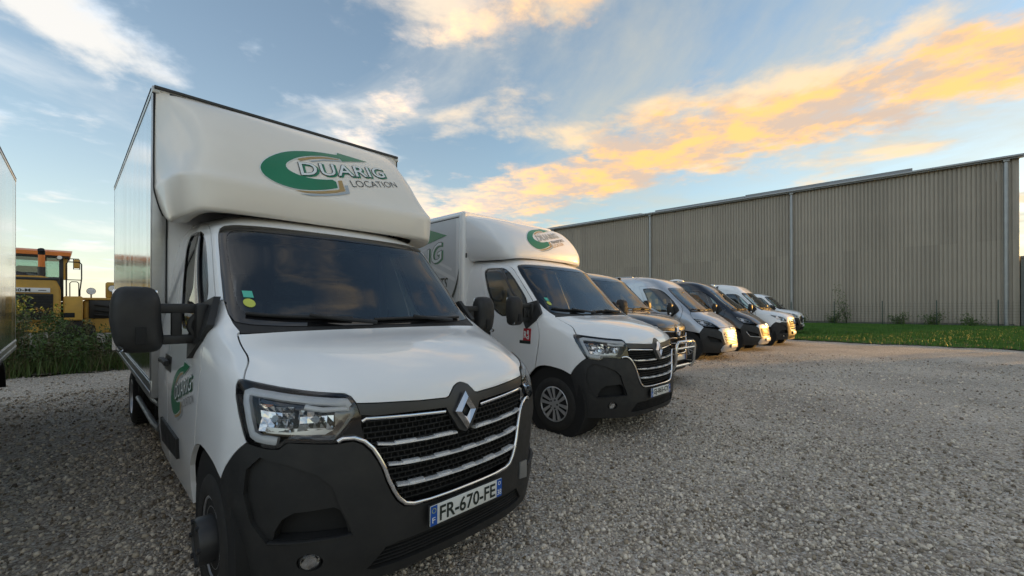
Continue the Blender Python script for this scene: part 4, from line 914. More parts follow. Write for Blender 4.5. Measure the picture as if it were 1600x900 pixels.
def logo(mp,root,lines=(('LOCATION','ink'),),fine=True,off=.003,arrow=True):
    e=empty('logo'); e.parent=root
    if arrow:
        for n,(m,lp) in ART.items():
            if n=='logo_arrow':
                c=chaikin(lp[:14],1,False)+chaikin(lp[14:26],1,False)+lp[26:]
                sheet(mp,[inset(c,-.008)],'logo_outline','wvinyl',e,off=off,thick=0,step=.022,edge=.022)
                sheet(mp,[c],n,m,e,off=off+.0025,thick=0,step=.022,edge=.022)
            else: sheet(mp,[lp],n,m,e,off=off+.0015,thick=0,step=.022,edge=.022)
    bl,br,tl=(-.268,.657),(.585,.897),(-.305,.79)
    kw=dict(shear=.28,space=1.08)
    if fine: lettering(mp,'DUARIG',bl,br,tl,'logo_letter_shadow','green',e,off=off+.002,bold=.035,shift=(.014,-.07),**kw)
    lettering(mp,'DUARIG',bl,br,tl,'logo_letter_edge','ink',e,off=off+.0035,bold=.03 if fine else .02,**kw)
    lettering(mp,'DUARIG',bl,br,tl,'logo_letters','wvinyl',e,off=off+.005,bold=.006 if fine else -.012,**kw)
    y=0
    for k,(t,m) in enumerate(lines):
        if len(lines)==1: lettering(mp,t,(.145,.648),(.652,.785),(.131,.724),'logo_line',m,e,off=off+.002,bold=-.012)
        else: lettering(mp,t,(.10,.645-.085*k),(.62 if k==0 else .50,.785-.085*k-(.03 if k else 0)),(.09,.71-.085*k),'logo_line',m,e,off=off+.002,bold=.01)
    return e
def pose(x,y,z,yaw,pitch=0,roll=0): return Matrix.Translation((x,y,z))@Matrix.Rotation(yaw,4,'Z')@Matrix.Rotation(pitch,4,'X')@Matrix.Rotation(roll,4,'Y')
def chassis(root,y0,y1,zb,axle=-4.33):
    b=MB()
    for s in (-1,1): b.box((s*.40-.04,y1+.1,.52),(s*.40+.04,-.3,.68))
    for y in (-2.2,-3.0,-3.6,-5.0,-5.9): b.box((-.95,y-.04,zb-.14),(.95,y+.04,zb-.005))
    b.cyl((-.8,axle,.345),(.8,axle,.345),.07); b.cyl((-.75,0,.345),(.75,0,.345),.05); b.box((-.35,-.9,.32),(.35,.45,.9)); b.build('chassis','black',root)
    for s in (-1,1):
        for x,inner in ((.90,0),(.64,1)): tyre_wheel(root,(s*x,axle,.345),s if not inner else -s,'dish')
        b=MB(); b.lathe([(.46,.18),(.46,-.30),(.44,-.30),(.44,.18)],n=28,close=True,mx=Matrix.Translation((s*.80,axle,.36)))
        bmesh.ops.delete(b.bm,geom=[v for v in b.bm.verts if v.co.z<.42],context='VERTS'); b.build('mudguard','plastic',root)
        b=MB(); b.box((s*.93-.02,axle-.62,.22),(s*.93+.02,axle-.60,.80)) ; b.box((s*.78-.16,axle-.60,.18),(s*.78+.16,axle-.585,.72)); b.build('mud_flap','rubber',root)
        e=empty('side_guard'); e.parent=root
        for z in (.47,.68): MB().tube([(s*.97,y0-.16,z+.12),(s*1.0,y0-.22,z),(s*1.01,y0-.5,z-.01),(s*1.01,axle+.75,z-.01)],.024,n=8).build('guard_tube','zinc',e)
        MB().box((s*.96-.02,y0-.75,.44),(s*.96+.02,y0-.70,zb-.01)).box((s*.96-.02,axle+.85,.44),(s*.96+.02,axle+.90,zb-.01)).build('guard_bracket','black',e)
        MB().box((s*.86-.12,y0-.19,.40),(s*.86+.15,y0-.02,zb-.006),.01).build('step_box','plastic',root)
def alu_box(root,y0=-1.744,y1=-6.28,z0=.805,z1=3.245,W=1.08):
    e=empty('cargo_box'); e.parent=root
    for s in (-1,1):
        MB().box((s*(W-.004)-.004,y1+.05,z0+.115),(s*(W-.004)+.004,y0-.085,z1-.05)).build('side_panel','alu',e)
        MB().box((s*(W-.05)-.052,y0-.09,z0),(s*(W-.05)+.052,y0,z1-.015),.012).build('corner_post','alurail',e)
        MB().box((s*(W-.09)-.004,y0,z0+.02),(s*(W-.09)+.004,y0+.006,z1-.8)).build('post_joint','black',e)
        MB().box((s*(W-.05)-.052,y1,z0),(s*(W-.05)+.052,y1+.06,z1-.015),.012).build('corner_post','alurail',e)
        b=MB(); b.box((s*(W-.03)-.034,y1,z0-.03),(s*(W-.03)+.034,y0-.002,z0+.12),.008); b.box((s*(W+.006)-.005,y1+.02,z0+.005),(s*(W+.006)+.005,y0-.02,z0+.03),.003); b.box((s*(W+.006)-.005,y1+.02,z0+.085),(s*(W+.006)+.005,y0-.02,z0+.108),.003); b.build('bottom_rail','alurail',e)
        b=MB(); b.box((s*(W-.02)-.026,y1-.01,z1-.055),(s*(W-.02)+.026,y0+.012,z1),.008); b.build('top_rail','alurail',e)
        MB().box((s*(W+.007)-.003,y1+.05,z1-.022),(s*(W+.007)+.003,y0-.03,z1-.012)).build('rail_seal','black',e)
    MB().box((-W+.1,y0-.04,z0),(W-.1,y0-.004,z1-.03)).build('front_wall','boxwhite',e)
    MB().box((-W+.03,y1,z1-.03),(W-.03,y0+.01,z1-.004)).build('roof_panel','boxwhite',e)
    b=MB(); b.box((-W+.006,y0+.010,z1-.022),(W-.006,y0+.028,z1+.002),.005); b.build('front_cap','trim',e)
    for x in (-.78,.93): MB().box((x-.05,y0+.03,z1-.055),(x+.05,y0+.045,z1-.04)).build('cap_clip','trim',e)
    MB().box((-W+.05,y1+.02,z0-.01),(W-.05,y0-.05,z0+.05)).build('box_floor','interior',e)
    for s in (-1,1):
        d=MB().box((s*.525-.515,y1-.02,z0+.06),(s*.525+.515,y1,z1-.06),.006).build('rear_door','boxwhite',e)
        MB().cyl((s*.15,y1-.045,z0+.05),(s*.15,y1-.045,z1-.06),.016).build('lock_rod','zinc',d)
    return e
def box_truck(mx,label,plate,group,decal=True,name='box_truck'):
    r=empty(name,mx); tag(r,label,'box truck',group)
    doors=master_cab(r,SM,'white',plate,'hub')
    alu_box(r); chassis(r,-1.744,-6.28,.805)
    vm=float(SF1.v[-1]); um=float(SF1.u[-1])-.002
    f=sheet(SF1,[full([(0,.002)]+[(a,.002) for a in np.linspace(.2,um,8)]+[(um,b) for b in np.linspace(.2,vm-.002,8)]+[(0,vm-.002)])],'roof_fairing','cream',r,off=0,thick=.02,step=.028)
    for q in (1,-1): sweep(SF1,[(q*(um-.006),b) for b in np.linspace(.22,vm-.01,14)],.014,.012,'fairing_seal','black',f,off=.002,step=.1)
    if decal:
        logo(Art(SF1,-1,1,0,0),f)
        logo(Art(Flank(SM,1),.623,.623,-.72,.507),doors[0])
        sheet(SM,[[(-.49,.318),(-.575,.306),(-.58,.19),(-.482,.215)]],'tow_cover','zinc',r,off=.012,thick=.008,step=.1)
    return r
T1=box_truck(pose(-.8827,2.9141,-.0175,-2.3348,-.0275,-.0052),'white box truck nearest the camera, its tall cargo box clad in aluminium','FR-670-FE','vehicles parked in a row')
L0=copy_tree(T1)
for _o in list(L0.children_recursive):
    if _o.name.split('.')[0].startswith(('logo','plate_characters','plate_letter','plate_digits','plate_stars','plate_emblem','tow_cover')): bpy.data.objects.remove(_o)
_b=Vector((-.7225,.6914,0)); _l=Vector((-.6914,-.7225,0))
L0.matrix_world=pose(-.8827,2.9141,-.0175,-2.3348,-.0275,-.0052)@Matrix.Translation((3.17,-.50,0))
L0['label']='metal-sided box truck cut off by the left edge of the picture'
def smooth_box(root):
    """white box body with rounded corner profiles and printed flanks"""
    y0,y1,z0,z1,W=-1.744,-5.85,.80,2.945,1.05
    e=empty('cargo_box'); e.parent=root
    b=MB(); b.box((-W+.02,y1+.02,z0+.06),(W-.02,y0-.03,z1-.03)); b.build('box_core','boxwhite',e)
    for s in (-1,1):
        MB().box((s*(W-.008)-.008,y1+.06,z0+.10),(s*(W-.008)+.008,y0-.10,z1-.085)).build('side_panel','boxwhite',e)
        MB().cyl((s*(W-.055),y0-.057,z0),(s*(W-.055),y0-.057,z1-.05),.06,n=24).build('corner_post','white',e)
        MB().box((s*(W-.02)-.03,y1,z0-.02),(s*(W-.02)+.03,y0-.05,z0+.10),.012).build('bottom_rail','alurail',e)
        MB().cyl((s*(W-.055),y1,z1-.06),(s*(W-.055),y0-.05,z1-.06),.06,n=24).build('top_rail','white',e)
        MB().box((s*(W-.0)-.004,y1+.06,z1-.10),(s*(W)+.004,y0-.10,z1-.085)).build('rail_seam','trim',e)
        MB().box((s*(W-.05)-.05,y1,z0),(s*(W-.05)+.05,y1+.06,z1-.03),.012).build('corner_post','alurail',e)
    MB().cyl((-W+.055,y0-.057,z1-.06),(W-.055,y0-.057,z1-.06),.06,n=24).build('top_rail','white',e)
    MB().box((-W+.07,y0-.05,z0),(W-.07,y0-.002,z1-.06)).build('front_wall','boxwhite',e)
    MB().box((-W+.06,y1,z1-.04),(W-.06,y0-.06,z1-.004)).build('roof_panel','boxwhite',e)
    for s in (-1,1): MB().box((s*.985-.012,y0+.0,2.24),(s*.985+.012,y0+.012,2.31),.004).build('marker_lamp','trim',e)
    side=Flat((W+.0005,0,0),(0,1,0),(0,0,1)); rr=random.Random(5)
    # printed field with a web of pale lines
    fld=sheet(side,[[(y1+.10,z0+.3),(y0-.16,z0+.3),(y0-.16,z1-.11),(y1+.10,z1-.11)]],'printed_field','patt',e,off=.002,thick=0,step=.5)
    for k in range(34):
        yc=rr.uniform(y1+.3,y0-.35); zc=rr.uniform(z0+.5,z1-.3); a=rr.choice((-1.05,-.35,.25,.95,1.45)); L=rr.uniform(.25,.7); w=rr.uniform(.012,.03)
        d=(math.cos(a),math.sin(a)); n=(-d[1]*w,d[0]*w)
        P=[(yc-d[0]*L+n[0],zc-d[1]*L+n[1]),(yc+d[0]*L+n[0],zc+d[1]*L+n[1]),(yc+d[0]*L-n[0],zc+d[1]*L-n[1]),(yc-d[0]*L-n[0],zc-d[1]*L-n[1])]
        P=[(min(max(p,y1+.11),y0-.17),min(max(q,z0+.31),z1-.12)) for p,q in P]
        if abs(area2(P))<.01: continue
        sheet(side,[P],'pattern_line','boxwhite',fld,off=.003+.0002*(k%5),thick=0,step=2,edge=2)
    A=Art(side,2.05,2.05,-3.40,.42)
    logo(A,e,lines=(),off=.004)
    sheet(side,[[(-2.80,2.50),(-2.13,2.61),(-2.80,2.80)]],'logo_arrow_head','green',e,off=.006,thick=0,step=.4)
    lettering(side,'TRANSPORTS',(-3.30,1.77),(-2.12,1.79),(-3.28,1.93),'logo_line','ink',e,off=.006,shear=.15,bold=.012)
    lettering(side,'LOCATION',(-3.30,1.56),(-2.35,1.58),(-3.28,1.71),'logo_line','tan',e,off=.006,shear=.15,bold=.012)
    arc=[(-2.55+.72*math.cos(t),2.05+.72*math.sin(t)) for t in np.linspace(-1.2,.05,12)]
    sheet(side,[arc+[(-2.55+(.72-.05*math.sin(math.pi*(t+1.2)/1.25))*math.cos(t),2.05+(.72-.05*math.sin(math.pi*(t+1.2)/1.25))*math.sin(t)) for t in np.linspace(.04,-1.19,12)]],'logo_curve','ink',e,off=.005,thick=0,step=.3,edge=.2)
    return e
T2=empty('box_truck',pose(1.209,5.785,.0096,-2.3564,-.0158,-.004)); tag(T2,'white box truck with a white printed cargo box and a red door sticker','box truck','vehicles parked in a row')
_d=master_cab(T2,SM,'white','GJ-865-CY','alloy',doortrim=False)
smooth_box(T2); chassis(T2,-1.744,-5.85,.80)
_vm=float(SF2.v[-1]); _um=float(SF2.u[-1])-.002
_f=sheet(SF2,[full([(0,.002)]+[(a,.002) for a in np.linspace(.2,_um,8)]+[(_um,b) for b in np.linspace(.2,_vm-.002,8)]+[(0,_vm-.002)])],'roof_fairing','white',T2,off=0,thick=.02,step=.04)
logo(Art(SF2,-.82,.82,.0,-.03),_f,lines=(('TRANSPORTS','ink'),('LOCATION','tan')),fine=False)
_fl=Flank(SM,1)
def _rc(a,b,c,d): return [(a,b),(c,b),(c,d),(a,d)]
_s=sheet(_fl,[_rc(-.50,1.06,-.37,1.24)],'red_sticker','red',_d[0],off=.003,thick=0,step=.1)
sheet(_fl,[_rc(-.56,1.045,-.37,1.085)],'sticker_foot','ink',_d[0],off=.0035,thick=0,step=.1)
lettering(_fl,'R',(-.485,1.12),(-.44,1.12),(-.485,1.20),'sticker_letters','wvinyl',_s,off=.005,bold=.03)
lettering(_fl,'e',(-.435,1.165),(-.405,1.165),(-.435,1.215),'sticker_letters','wvinyl',_s,off=.005,bold=.03)
lettering(_fl,'d',(-.435,1.105),(-.40,1.105),(-.435,1.16),'sticker_letters','wvinyl',_s,off=.005,bold=.03)
# ---------------------------------------------------------------- panel vans
class Section:
    """van flank behind the cab: (y,z) -> point, from the cab's rear outline"""
    def __init__(s,S,sg):
        c=S.P[:,-1]; s.z=c[:,2]; s.x=c[:,0]; s.sg=sg; o=np.argsort(s.z); s.z=s.z[o]; s.x=s.x[o]
    def pos(s,q): q=np.atleast_2d(q); return np.stack([s.sg*np.interp(q[:,1],s.z,s.x),q[:,0],q[:,1]],1)
    def nrm(s,q):
        q=np.atleast_2d(q); d=(np.interp(q[:,1]+.02,s.z,s.x)-np.interp(q[:,1]-.02,s.z,s.x))/.04
        n=np.stack([s.sg*np.ones(len(q)),np.zeros(len(q)),-d],1); return n/np.linalg.norm(n,axis=1)[:,None]
def cargo_body(root,S,paint,rear,axle,windows=False):
    e=empty('cargo_body'); e.parent=root; y0=-1.752; zt=float(S.P[-1,-1,2]); r=.43
    arch=[(axle+r*math.cos(a),.36+r*math.sin(a)) for a in np.linspace(0,math.pi,14)]
    for sg in (1,-1):
        mp=Section(S,sg)
        lp=[(y0,zt-.001)]+[(y0,z) for z in np.linspace(zt-.25,.32,8)]+[(axle+r,.32)]+arch+[(axle-r,.32),(rear,.32),(rear,zt-.001)]
        sheet(mp,[lp],'body_side',paint,e,off=0,thick=.02,step=.14,edge=.12)
        sweep(mp,[(y0-.06,.72),((y0+axle)/2,.72),(axle+r+.05,.72)],.09,.02,'side_moulding','plastic',e,off=.008,step=.3)
        for yy in (y0-.12,y0-1.32): sweep(mp,[(yy,.45),(yy,1.2),(yy,zt-.25)],.008,.004,'panel_seam','black',e,off=.001,step=.2)
        sweep(mp,[(y0-.1,1.42),((y0+rear)/2,1.42),(rear+.1,1.42)],.03,.012,'side_rail',paint,e,off=.006,step=.3)
        arch_liner(root,sg,axle)
        tyre_wheel(root,(sg*.88,axle,.345),sg,'alloy')
    row=S.P[-1]; n=len(row); idx=list(range(0,n,6)); idx=idx if idx[-1]==n-1 else idx+[n-1]
    ys=[y0,-2.4,-3.2,-4.0,rear+.12,rear]; V=[];F=[]
    for k,y in enumerate(ys):
        for i in idx: V.append((row[i,0]*(1 if k<5 else .97),y,row[i,2]+(.012*math.sin(math.pi*(y-y0)/(rear-y0)) if abs(row[i,0])<.75 else 0)-(.05 if k==5 else 0)))
    m=len(idx)
    for k in range(len(ys)-1):
        for i in range(m-1): F.append((k*m+i,k*m+i+1,(k+1)*m+i+1,(k+1)*m+i))
    merge([(V,F)],'roof_panel',paint,e)
    for x in np.linspace(-.55,.55,4): MB().box((x-.03,rear+.35,zt+.10),(x+.03,y0-.25,zt+.125),.01).build('roof_rib',paint,e)
    w=float(S.P[-1,-1,0]); 
    for sg in (1,-1):
        b=MB(); b.prism([(sg*.012,rear,.42),(sg*.99,rear,.42),(sg*1.0,rear,1.2),(sg*w,rear,zt-.02),(sg*.012,rear,zt+.02)],(0,-.03,0)); d=b.build('rear_door',paint,e)
        MB().box((sg*.98-.03,rear-.04,.95),(sg*.98+.03,rear-.02,1.4),.01).build('tail_lamp','red',e)
    MB().box((-.97,rear-.12,.32),(.97,rear+.02,.50),.03).build('rear_bumper','plastic',e)
    MB().box((-.93,rear+.05,.40),(.93,y0,.46)).build('load_floor','interior',e)
    MB().box((-.6,rear+.2,.25),(.6,.3,.38)).build('chassis','black',e)
    return e
# ------------------------------------------------ the second van family
DHL=[(1.02,1.071),(.892,1.062),(.76,1.02),(.675,.93),(.645,.80),(.618,.742),(.732,.748),(.879,.768),(.946,.79),(1.004,.885)]
DGP=[(1.02,1.071),(1.0,1.2),(.95,1.35),(.87,1.46)]
DDG=[(.93,1.75),(.875,1.98),(.855,2.25),(.86,2.5),(.90,2.70),(1.05,2.80),(1.3,2.82),(2.0,2.80)]
DWS=[(.83,1.60),(.825,1.75),(.80,1.98),(.765,2.25),(.735,2.45),(.69,2.58),(.6,2.62),(0,2.622)]
DWN=[(1.95,2.45),(1.92,2.6),(1.8,2.66),(1.18,2.66),(1.04,2.56),(.985,2.40),(.98,2.15),(1.0,1.92),(1.06,1.64),(1.16,1.46),(1.32,1.38),(1.95,1.36)]
def ducato_cab(root,paint,plate,grille_red=False,glass='glass'):
    S=SD; Lm=Mirror(S); sides=((S,1),(Lm,-1)); fl=Flank(S,1)
    archp=[tuple(p) for p in fl.uv([(.22,.80),(0,.83),(-.2,.80),(-.30,.72)])]; dfr=[tuple(p) for p in fl.uv([(-.27,.85),(-.24,1.0),(-.20,1.2),(-.16,1.36)])]+[(1.0,1.58)]
    lowa=[tuple(p) for p in fl.uv([(-.38,.62),(-.43,.45),(-.42,.33)])]
    hood=[(0,.745),(.3,.737),(.60,.725)]+[(.618,.742),(.645,.80),(.675,.93),(.76,1.02),(.892,1.062)]+DGP+[(.6,1.472),(0,1.478)]
    sheet(S,[full(hood)],'hood',paint,root,off=.001,gap=HAIR,thick=.02,step=.05)
    wing=DGP[::-1]+[(1.004,.885),(.946,.79),(.933,.745),(.985,.66),(1.039,.563)]+archp+dfr+[(.93,1.75),(.83,1.60)]
    dz=[(2.06,2.6),(2.08,2.0),(2.09,1.0),(2.09,.12)]
    door=dfr+DDG+dz+lowa[::-1]+[archp[-1]]
    for mp,s in sides:
        sheet(mp,[wing],'fender',paint,root,off=0,gap=HAIR,thick=.02,step=.05)
        w=chaikin(DWN,1); d=sheet(mp,[door,w],'door',paint,root,off=0,gap=HAIR,thick=.02,step=.06)
        sheet(mp,[w,inset(w,.025)],'window_seal','gloss',d,off=-.004,thick=.02,step=.08)
        sheet(mp,[inset(w,.004)],'window_pane',glass,d,off=-.012,thick=0,step=.08)
        sweep(Flank(S,s),[(-1.38,1.10),(-1.27,1.105),(-1.16,1.10)],.035,.03,'door_handle','plastic',d,off=.02,step=.08)
        sheet(Flank(S,s),[[(-1.48,.55),(-.50,.55),(-.48,.70),(-1.48,.70)]],'door_moulding','plastic',d,off=.014,thick=.014,step=.2)
    vt=float(S.v[-1]); ut=float(S.u[-1])
    shell=[(.83,1.60)]+DWS[1:]+[(0,vt)]+[(a,vt) for a in np.linspace(.3,ut,10)]+[(ut,b) for b in np.linspace(vt-.2,.14,12)]+[(2.09,.12),(2.09,1.0),(2.08,2.0),(2.06,2.6)]+DDG[::-1]
    sheet(S,[full(sorted_half(shell))],'cab_frame',paint,root,off=0,gap=HAIR,thick=.03,step=.06)
    inner=[(0,.02),(.6,.02),(.97,.02),(1.0,.3),(1.05,.56)]+[(a,b+.01) for a,b in archp]+lowa+[(1.5,.06),(ut-.02,.06),(ut-.02,1.30),(1.3,1.30),(1.05,1.46),(.88,1.45),(0,1.46)]
    sheet(S,[full(inner)],'inner_body','black',root,off=-.08,thick=0,step=.12)
    wsl=full([(0,1.52),(.4,1.525),(.72,1.545)]+DWS)
    g=sheet(S,[wsl],'windscreen',glass,root,off=-.002,thick=0,gap=.004,step=.07)
    ins=full([(0,1.60),(.5,1.605),(.74,1.64),(.755,1.75),(.74,1.98),(.70,2.25),(.665,2.45),(.62,2.53),(0,2.55)])
    sheet(S,[wsl,chaikin(ins,1)],'windscreen_border','gloss',g,off=.0005,thick=.004,gap=.003,step=.07)
    sheet(S,[full([(0,1.482),(.5,1.478),(.86,1.465),(.835,1.59),(.72,1.54),(.4,1.522),(0,1.517)])],'cowl_panel','plastic',root,off=-.004,thick=.02,step=.08)
    wiper(S,root,[(.70,1.62),(.4,1.58),(.1,1.57)],(.40,1.58),(.1,1.51)); wiper(S,root,[(.0,1.58),(-.3,1.58),(-.65,1.60)],(-.3,1.58),(-.55,1.51))
    cen=[(0,.735),(.58,.715),(.665,.665),(.578,.59),(.557,.513),(.478,.277),(0,.262)]; gh=[(0,.60),(.50,.585),(.515,.52),(.43,.30),(0,.295)]
    pc=paint if paint!='navy' else 'silver'
    sheet(S,[full(cen),full(gh)],'nose_panel',pc,root,off=.006,thick=.04,step=.06)
    gr=empty('grille'); gr.parent=root; sheet(S,[full(gh)],'grille_backing','black',gr,off=-.035,thick=0,step=.15)
    bars=[]
    for v in np.arange(.325,.60,.045): e=float(np.interp(v,[.30,.52,.59],[.425,.505,.495])); sweep(S,[(-e,v),(-.2,v),(0,v),(.2,v),(e,v)],.016,.02,'grille_bar','trim' if not grille_red else 'satin',gr,off=-.008,step=.1)
    if grille_red:
        for j,v in enumerate(np.arange(.325,.56,.045)):
            for u in np.arange(-.42,.43,.07): bars.append(sweep(S,[(u+(j%2)*.035,v),(u+(j%2)*.035,v+.045)],.016,.016,None,None,None,off=-.012,step=.1))
        merge(bars,'grille_mesh','satin',gr)['kind']='stuff'
    # chevrons on the nose
    for k in (0,.045):
        sweep(S,[(-.10,.655+k),(0,.69+k),(.10,.655+k)],.022,.012,'emblem','chrome',root,off=.010,step=.05)
    intake=[(.885,.50),(.62,.40),(.57,.30),(.82,.322),(.87,.40)]
    bh=[(0,.258),(.478,.273),(.557,.513),(.578,.59),(.665,.663),(.933,.740),(.985,.66),(1.039,.563),(1.03,.4),(1.01,.2),(1.0,.0),(0,0)]
    ctr=[(0,.245),(.46,.258),(.56,.20),(.60,.10),(.56,.03),(0,.03)]
    bp=sheet(S,[full(bh),intake,mir(intake)],'bumper','plastic',root,off=.003,thick=.05,step=.07,edge=.05)
    sheet(S,[full(ctr)],'bumper_centre',pc,bp,off=.016,thick=.014,step=.07)
    for mp,s in sides:
        sheet(mp,[inset(intake,-.02)],'intake_back','black',bp,off=-.06,thick=0,step=.2)
        sweep(mp,[(.90,.47),(.82,.318),(.56,.288)],.02,.02,'intake_lip','satin' if paint=='navy' else 'plastic',bp,off=.008,step=.08)
        e=empty('headlight'); e.parent=root; hl=chaikin(DHL,1)
        sheet(mp,[inset(hl,.004)],'lamp_housing','satin',e,off=-.05,thick=0,step=.07); sheet(mp,[hl,inset(hl,.012)],'lamp_rim','gloss',e,off=.002,thick=.05,gap=.001,step=.05)
        sheet(mp,[inset(hl,.003)],'lamp_lens','lens',e,off=.006,thick=0,step=.05)
        for c,r in (((.90,.93),.055),((.78,.88),.055)):
            p=mp.pos([c])[0]; n=mp.nrm([c])[0]; mx=Matrix.Translation(Vector(p)-Vector(n)*.006)@Vector(n).to_track_quat('X','Z').to_matrix().to_4x4()
            MB().lathe([(r,0),(r*.8,-.025),(.012,-.042)],mx=mx,n=16).build('lamp_reflector','reflector',e,smooth=60)
        sweep(mp,[(.99,1.03),(.89,1.03),(.78,.99),(.70,.90)],.025,.02,'light_strip','drl',e,off=-.02,step=.05)
    number_plate(root,plate,.972,.40,'38'); 
    for s in (1,-1): mirror_assembly(root,s,False); arch_liner(root,s); tyre_wheel(root,(s*.90,0,.345),s,'alloy')
    cabin(root,'ducato',bulk=True)
def bull_bar(root):
    e=empty('bull_bar'); e.parent=root
    MB().tube([(.40,.90,.30),(.42,.96,.42),(.42,.98,.70),(.40,.98,.78),(.34,.98,.82),(-.34,.98,.82),(-.40,.98,.78),(-.42,.98,.70),(-.42,.96,.42),(-.40,.90,.30)],.032,n=12).build('bar_hoop','steel_tube',e)
    MB().tube([(-.41,.98,.70),(.41,.98,.70)],.024,n=10).build('bar_rail','steel_tube',e)
    MB().tube([(-.40,.92,.36),(.40,.92,.36)],.024,n=10).build('bar_rail','steel_tube',e)
    for s in (-1,1): MB().box((s*.38-.02,.78,.36),(s*.38+.02,.93,.42)).build('bar_bracket','black',e)
def on_ground(x,y,yaw,dz=0): return pose(x,y,float(gz(x,y))+dz,yaw,-.006)
G_='vehicles parked in a row'
r=empty('panel_van',on_ground(2.68,8.85,-2.3588,.03)); tag(r,'dark grey low-roofed van with a tubular steel bull bar','van',G_)
master_cab(r,SM,'darkgrey',None,'alloy',doortrim=True,arms=False); cargo_body(r,SM,'darkgrey',-4.9,-3.68); bull_bar(r)
MB().cyl((.45,-1.6,2.28),(.45,-1.6,2.42),.05,n=14).build('beacon_lamp','amber',r)
MB().box((-.80,-.98,2.10),(-.74,-.90,2.19),.02).build('marker_lamp','black',r)
r=empty('panel_van',on_ground(5.80,12.91,-2.371)); tag(r,'silver high-roofed panel van with a black lower bumper and patterned grille','van',G_)
ducato_cab(r,'silver',None,grille_red=True); cargo_body(r,SD,'silver',-4.9,-4.035)
r=empty('panel_van',on_ground(8.25,15.30,-2.354)); tag(r,'near-black high-roofed van with a white dome vent on its roof','van',G_)
ducato_cab(r,'navy',None); cargo_body(r,SD,'navy',-4.9,-4.035)
MB().lathe([(.30,0),(.30,.05),(.24,.10),(.10,.13),(.01,.135)],n=24,mx=Matrix.Translation((0,-2.3,2.50))@Matrix.Rotation(math.radians(-90),4,'Y')).build('roof_vent','boxwhite',r)
r=empty('panel_van',on_ground(10.65,17.32,-2.345)); tag(r,'white high-roofed van standing just past the near-black van','van',G_)
master_cab(r,SMH,'white',None,'alloy',front='old',arms=False); cargo_body(r,SMH,'white',-4.9,-3.68)
r=empty('panel_van',on_ground(15.5,23.8,-2.344)); tag(r,'white low-roofed van at the far end of the row, closest to the warehouse','van',G_)
master_cab(r,SM,'white',None,'alloy',front='old',arms=False); cargo_body(r,SM,'white',-4.6,-3.68)
# ---------------------------------------------------------------- warehouse
M['clad']=mat('taupe_steel_cladding',(.395,.340,.275),.5,metal=.05,col2=(.355,.305,.247),nscale=.5,rough2=.55)
M['cladg']=mat('pale_green_cladding',(.20,.225,.215),.5,metal=.1,col2=(.18,.20,.19),nscale=.6)
M['eave']=mat('grey_flashing',(.26,.26,.255),.4,metal=.3,col2=(.23,.23,.225),nscale=1.5)
M['pipe']=mat('zinc_downpipe',(.34,.35,.36),.38,metal=.6,col2=(.29,.30,.31),nscale=2)
_nt=M['clad'].node_tree; _oi=_nt.nodes.new('ShaderNodeObjectInfo'); _mr=_nt.nodes.new('ShaderNodeMapRange'); _mr.inputs[3].default_value=.90; _mr.inputs[4].default_value=1.06; _nt.links.new(_oi.outputs['Random'],_mr.inputs[0]); _mm=_nt.nodes.new('ShaderNodeMix'); _mm.data_type='RGBA'; _mm.blend_type='MULTIPLY'; _mm.inputs[0].default_value=1
_bs=_nt.nodes['Principled BSDF']; _ls=_bs.inputs['Base Color'].links[0].from_socket; _nt.links.new(_ls,_mm.inputs[6]); _nt.links.new(_mr.outputs[0],_mm.inputs[7]); _nt.links.new(_mm.outputs[2],_bs.inputs['Base Color'])
WC=np.array([36.9,30.6]); WD=np.array([-.75,.6614]); WN=np.array([-.6614,-.75]); WH=12.35; WL=58.0; WW=26.0
def corrugated(w,h,pitch=.25,d=.07):
    """one cladding sheet: trapezoid ribs, local x along the wall, y out of it"""
    xs=[];n=int(round(w/pitch))
    for k in range(n):
        x=k*pitch; xs+=[(x,0),(x+pitch*.30,0),(x+pitch*.36,d),(x+pitch*.94,d)]
    xs.append((w,0)); V=[(x,y,z) for x,y in xs for z in (0,h)]; F=[(2*i,2*i+2,2*i+3,2*i+1) for i in range(len(xs)-1)]
    me=bpy.data.meshes.new('cladding_sheet'); me.from_pydata(V,[],F); me.update(); me.materials.append(M['clad']); return me
wh=empty('warehouse',Matrix(((WD[0],WN[0],0,WC[0]),(WD[1],WN[1],0,WC[1]),(0,0,1,0),(0,0,0,1)))); tag(wh,'long taupe warehouse clad in ribbed steel, with grey downpipes','building')
_me=corrugated(1.0,6.3); _mu=corrugated(1.0,WH-.25-6.2)
for k in range(int(WL)):
    link('cladding_sheet',_me,None,wh,loc=(k+.004*(k%2),0.003*(k%3),.2)); link('cladding_sheet',_mu,None,wh,loc=(k+.004*(k%2),.008+.003*(k%2),6.4))
MB().box((0,-.25,-.3),(WL,-.02,.22)).build('plinth',mat('concrete_plinth',(.22,.21,.195),.9,col2=(.17,.165,.15),nscale=2),wh)
MB().box((-.08,-WW,0),(-.02,.0,WH)).build('gable_wall','clad',wh)
MB().box((WL+.02,-WW,0),(WL+.08,0,WH)).build('gable_wall','clad',wh)
MB().box((0,-WW-.06,0),(WL,-WW,WH)).build('rear_wall','clad',wh)
b=MB(); b.box((-.10,-.30,0),(.16,.06,WH),.01); b.build('corner_trim','clad',wh)
b=MB(); b.prism([(-.35,.42,WH-.10),(-.35,.42,WH+.16),(-.35,-.3,WH+.30),(-.35,-.3,WH)],(WL+.7,0,0)); b.build('eave_flashing','eave',wh)
b=MB(); b.box((-.2,.42,WH-.02),(WL+.2,.56,WH+.13),.03); b.build('gutter','pipe',wh)
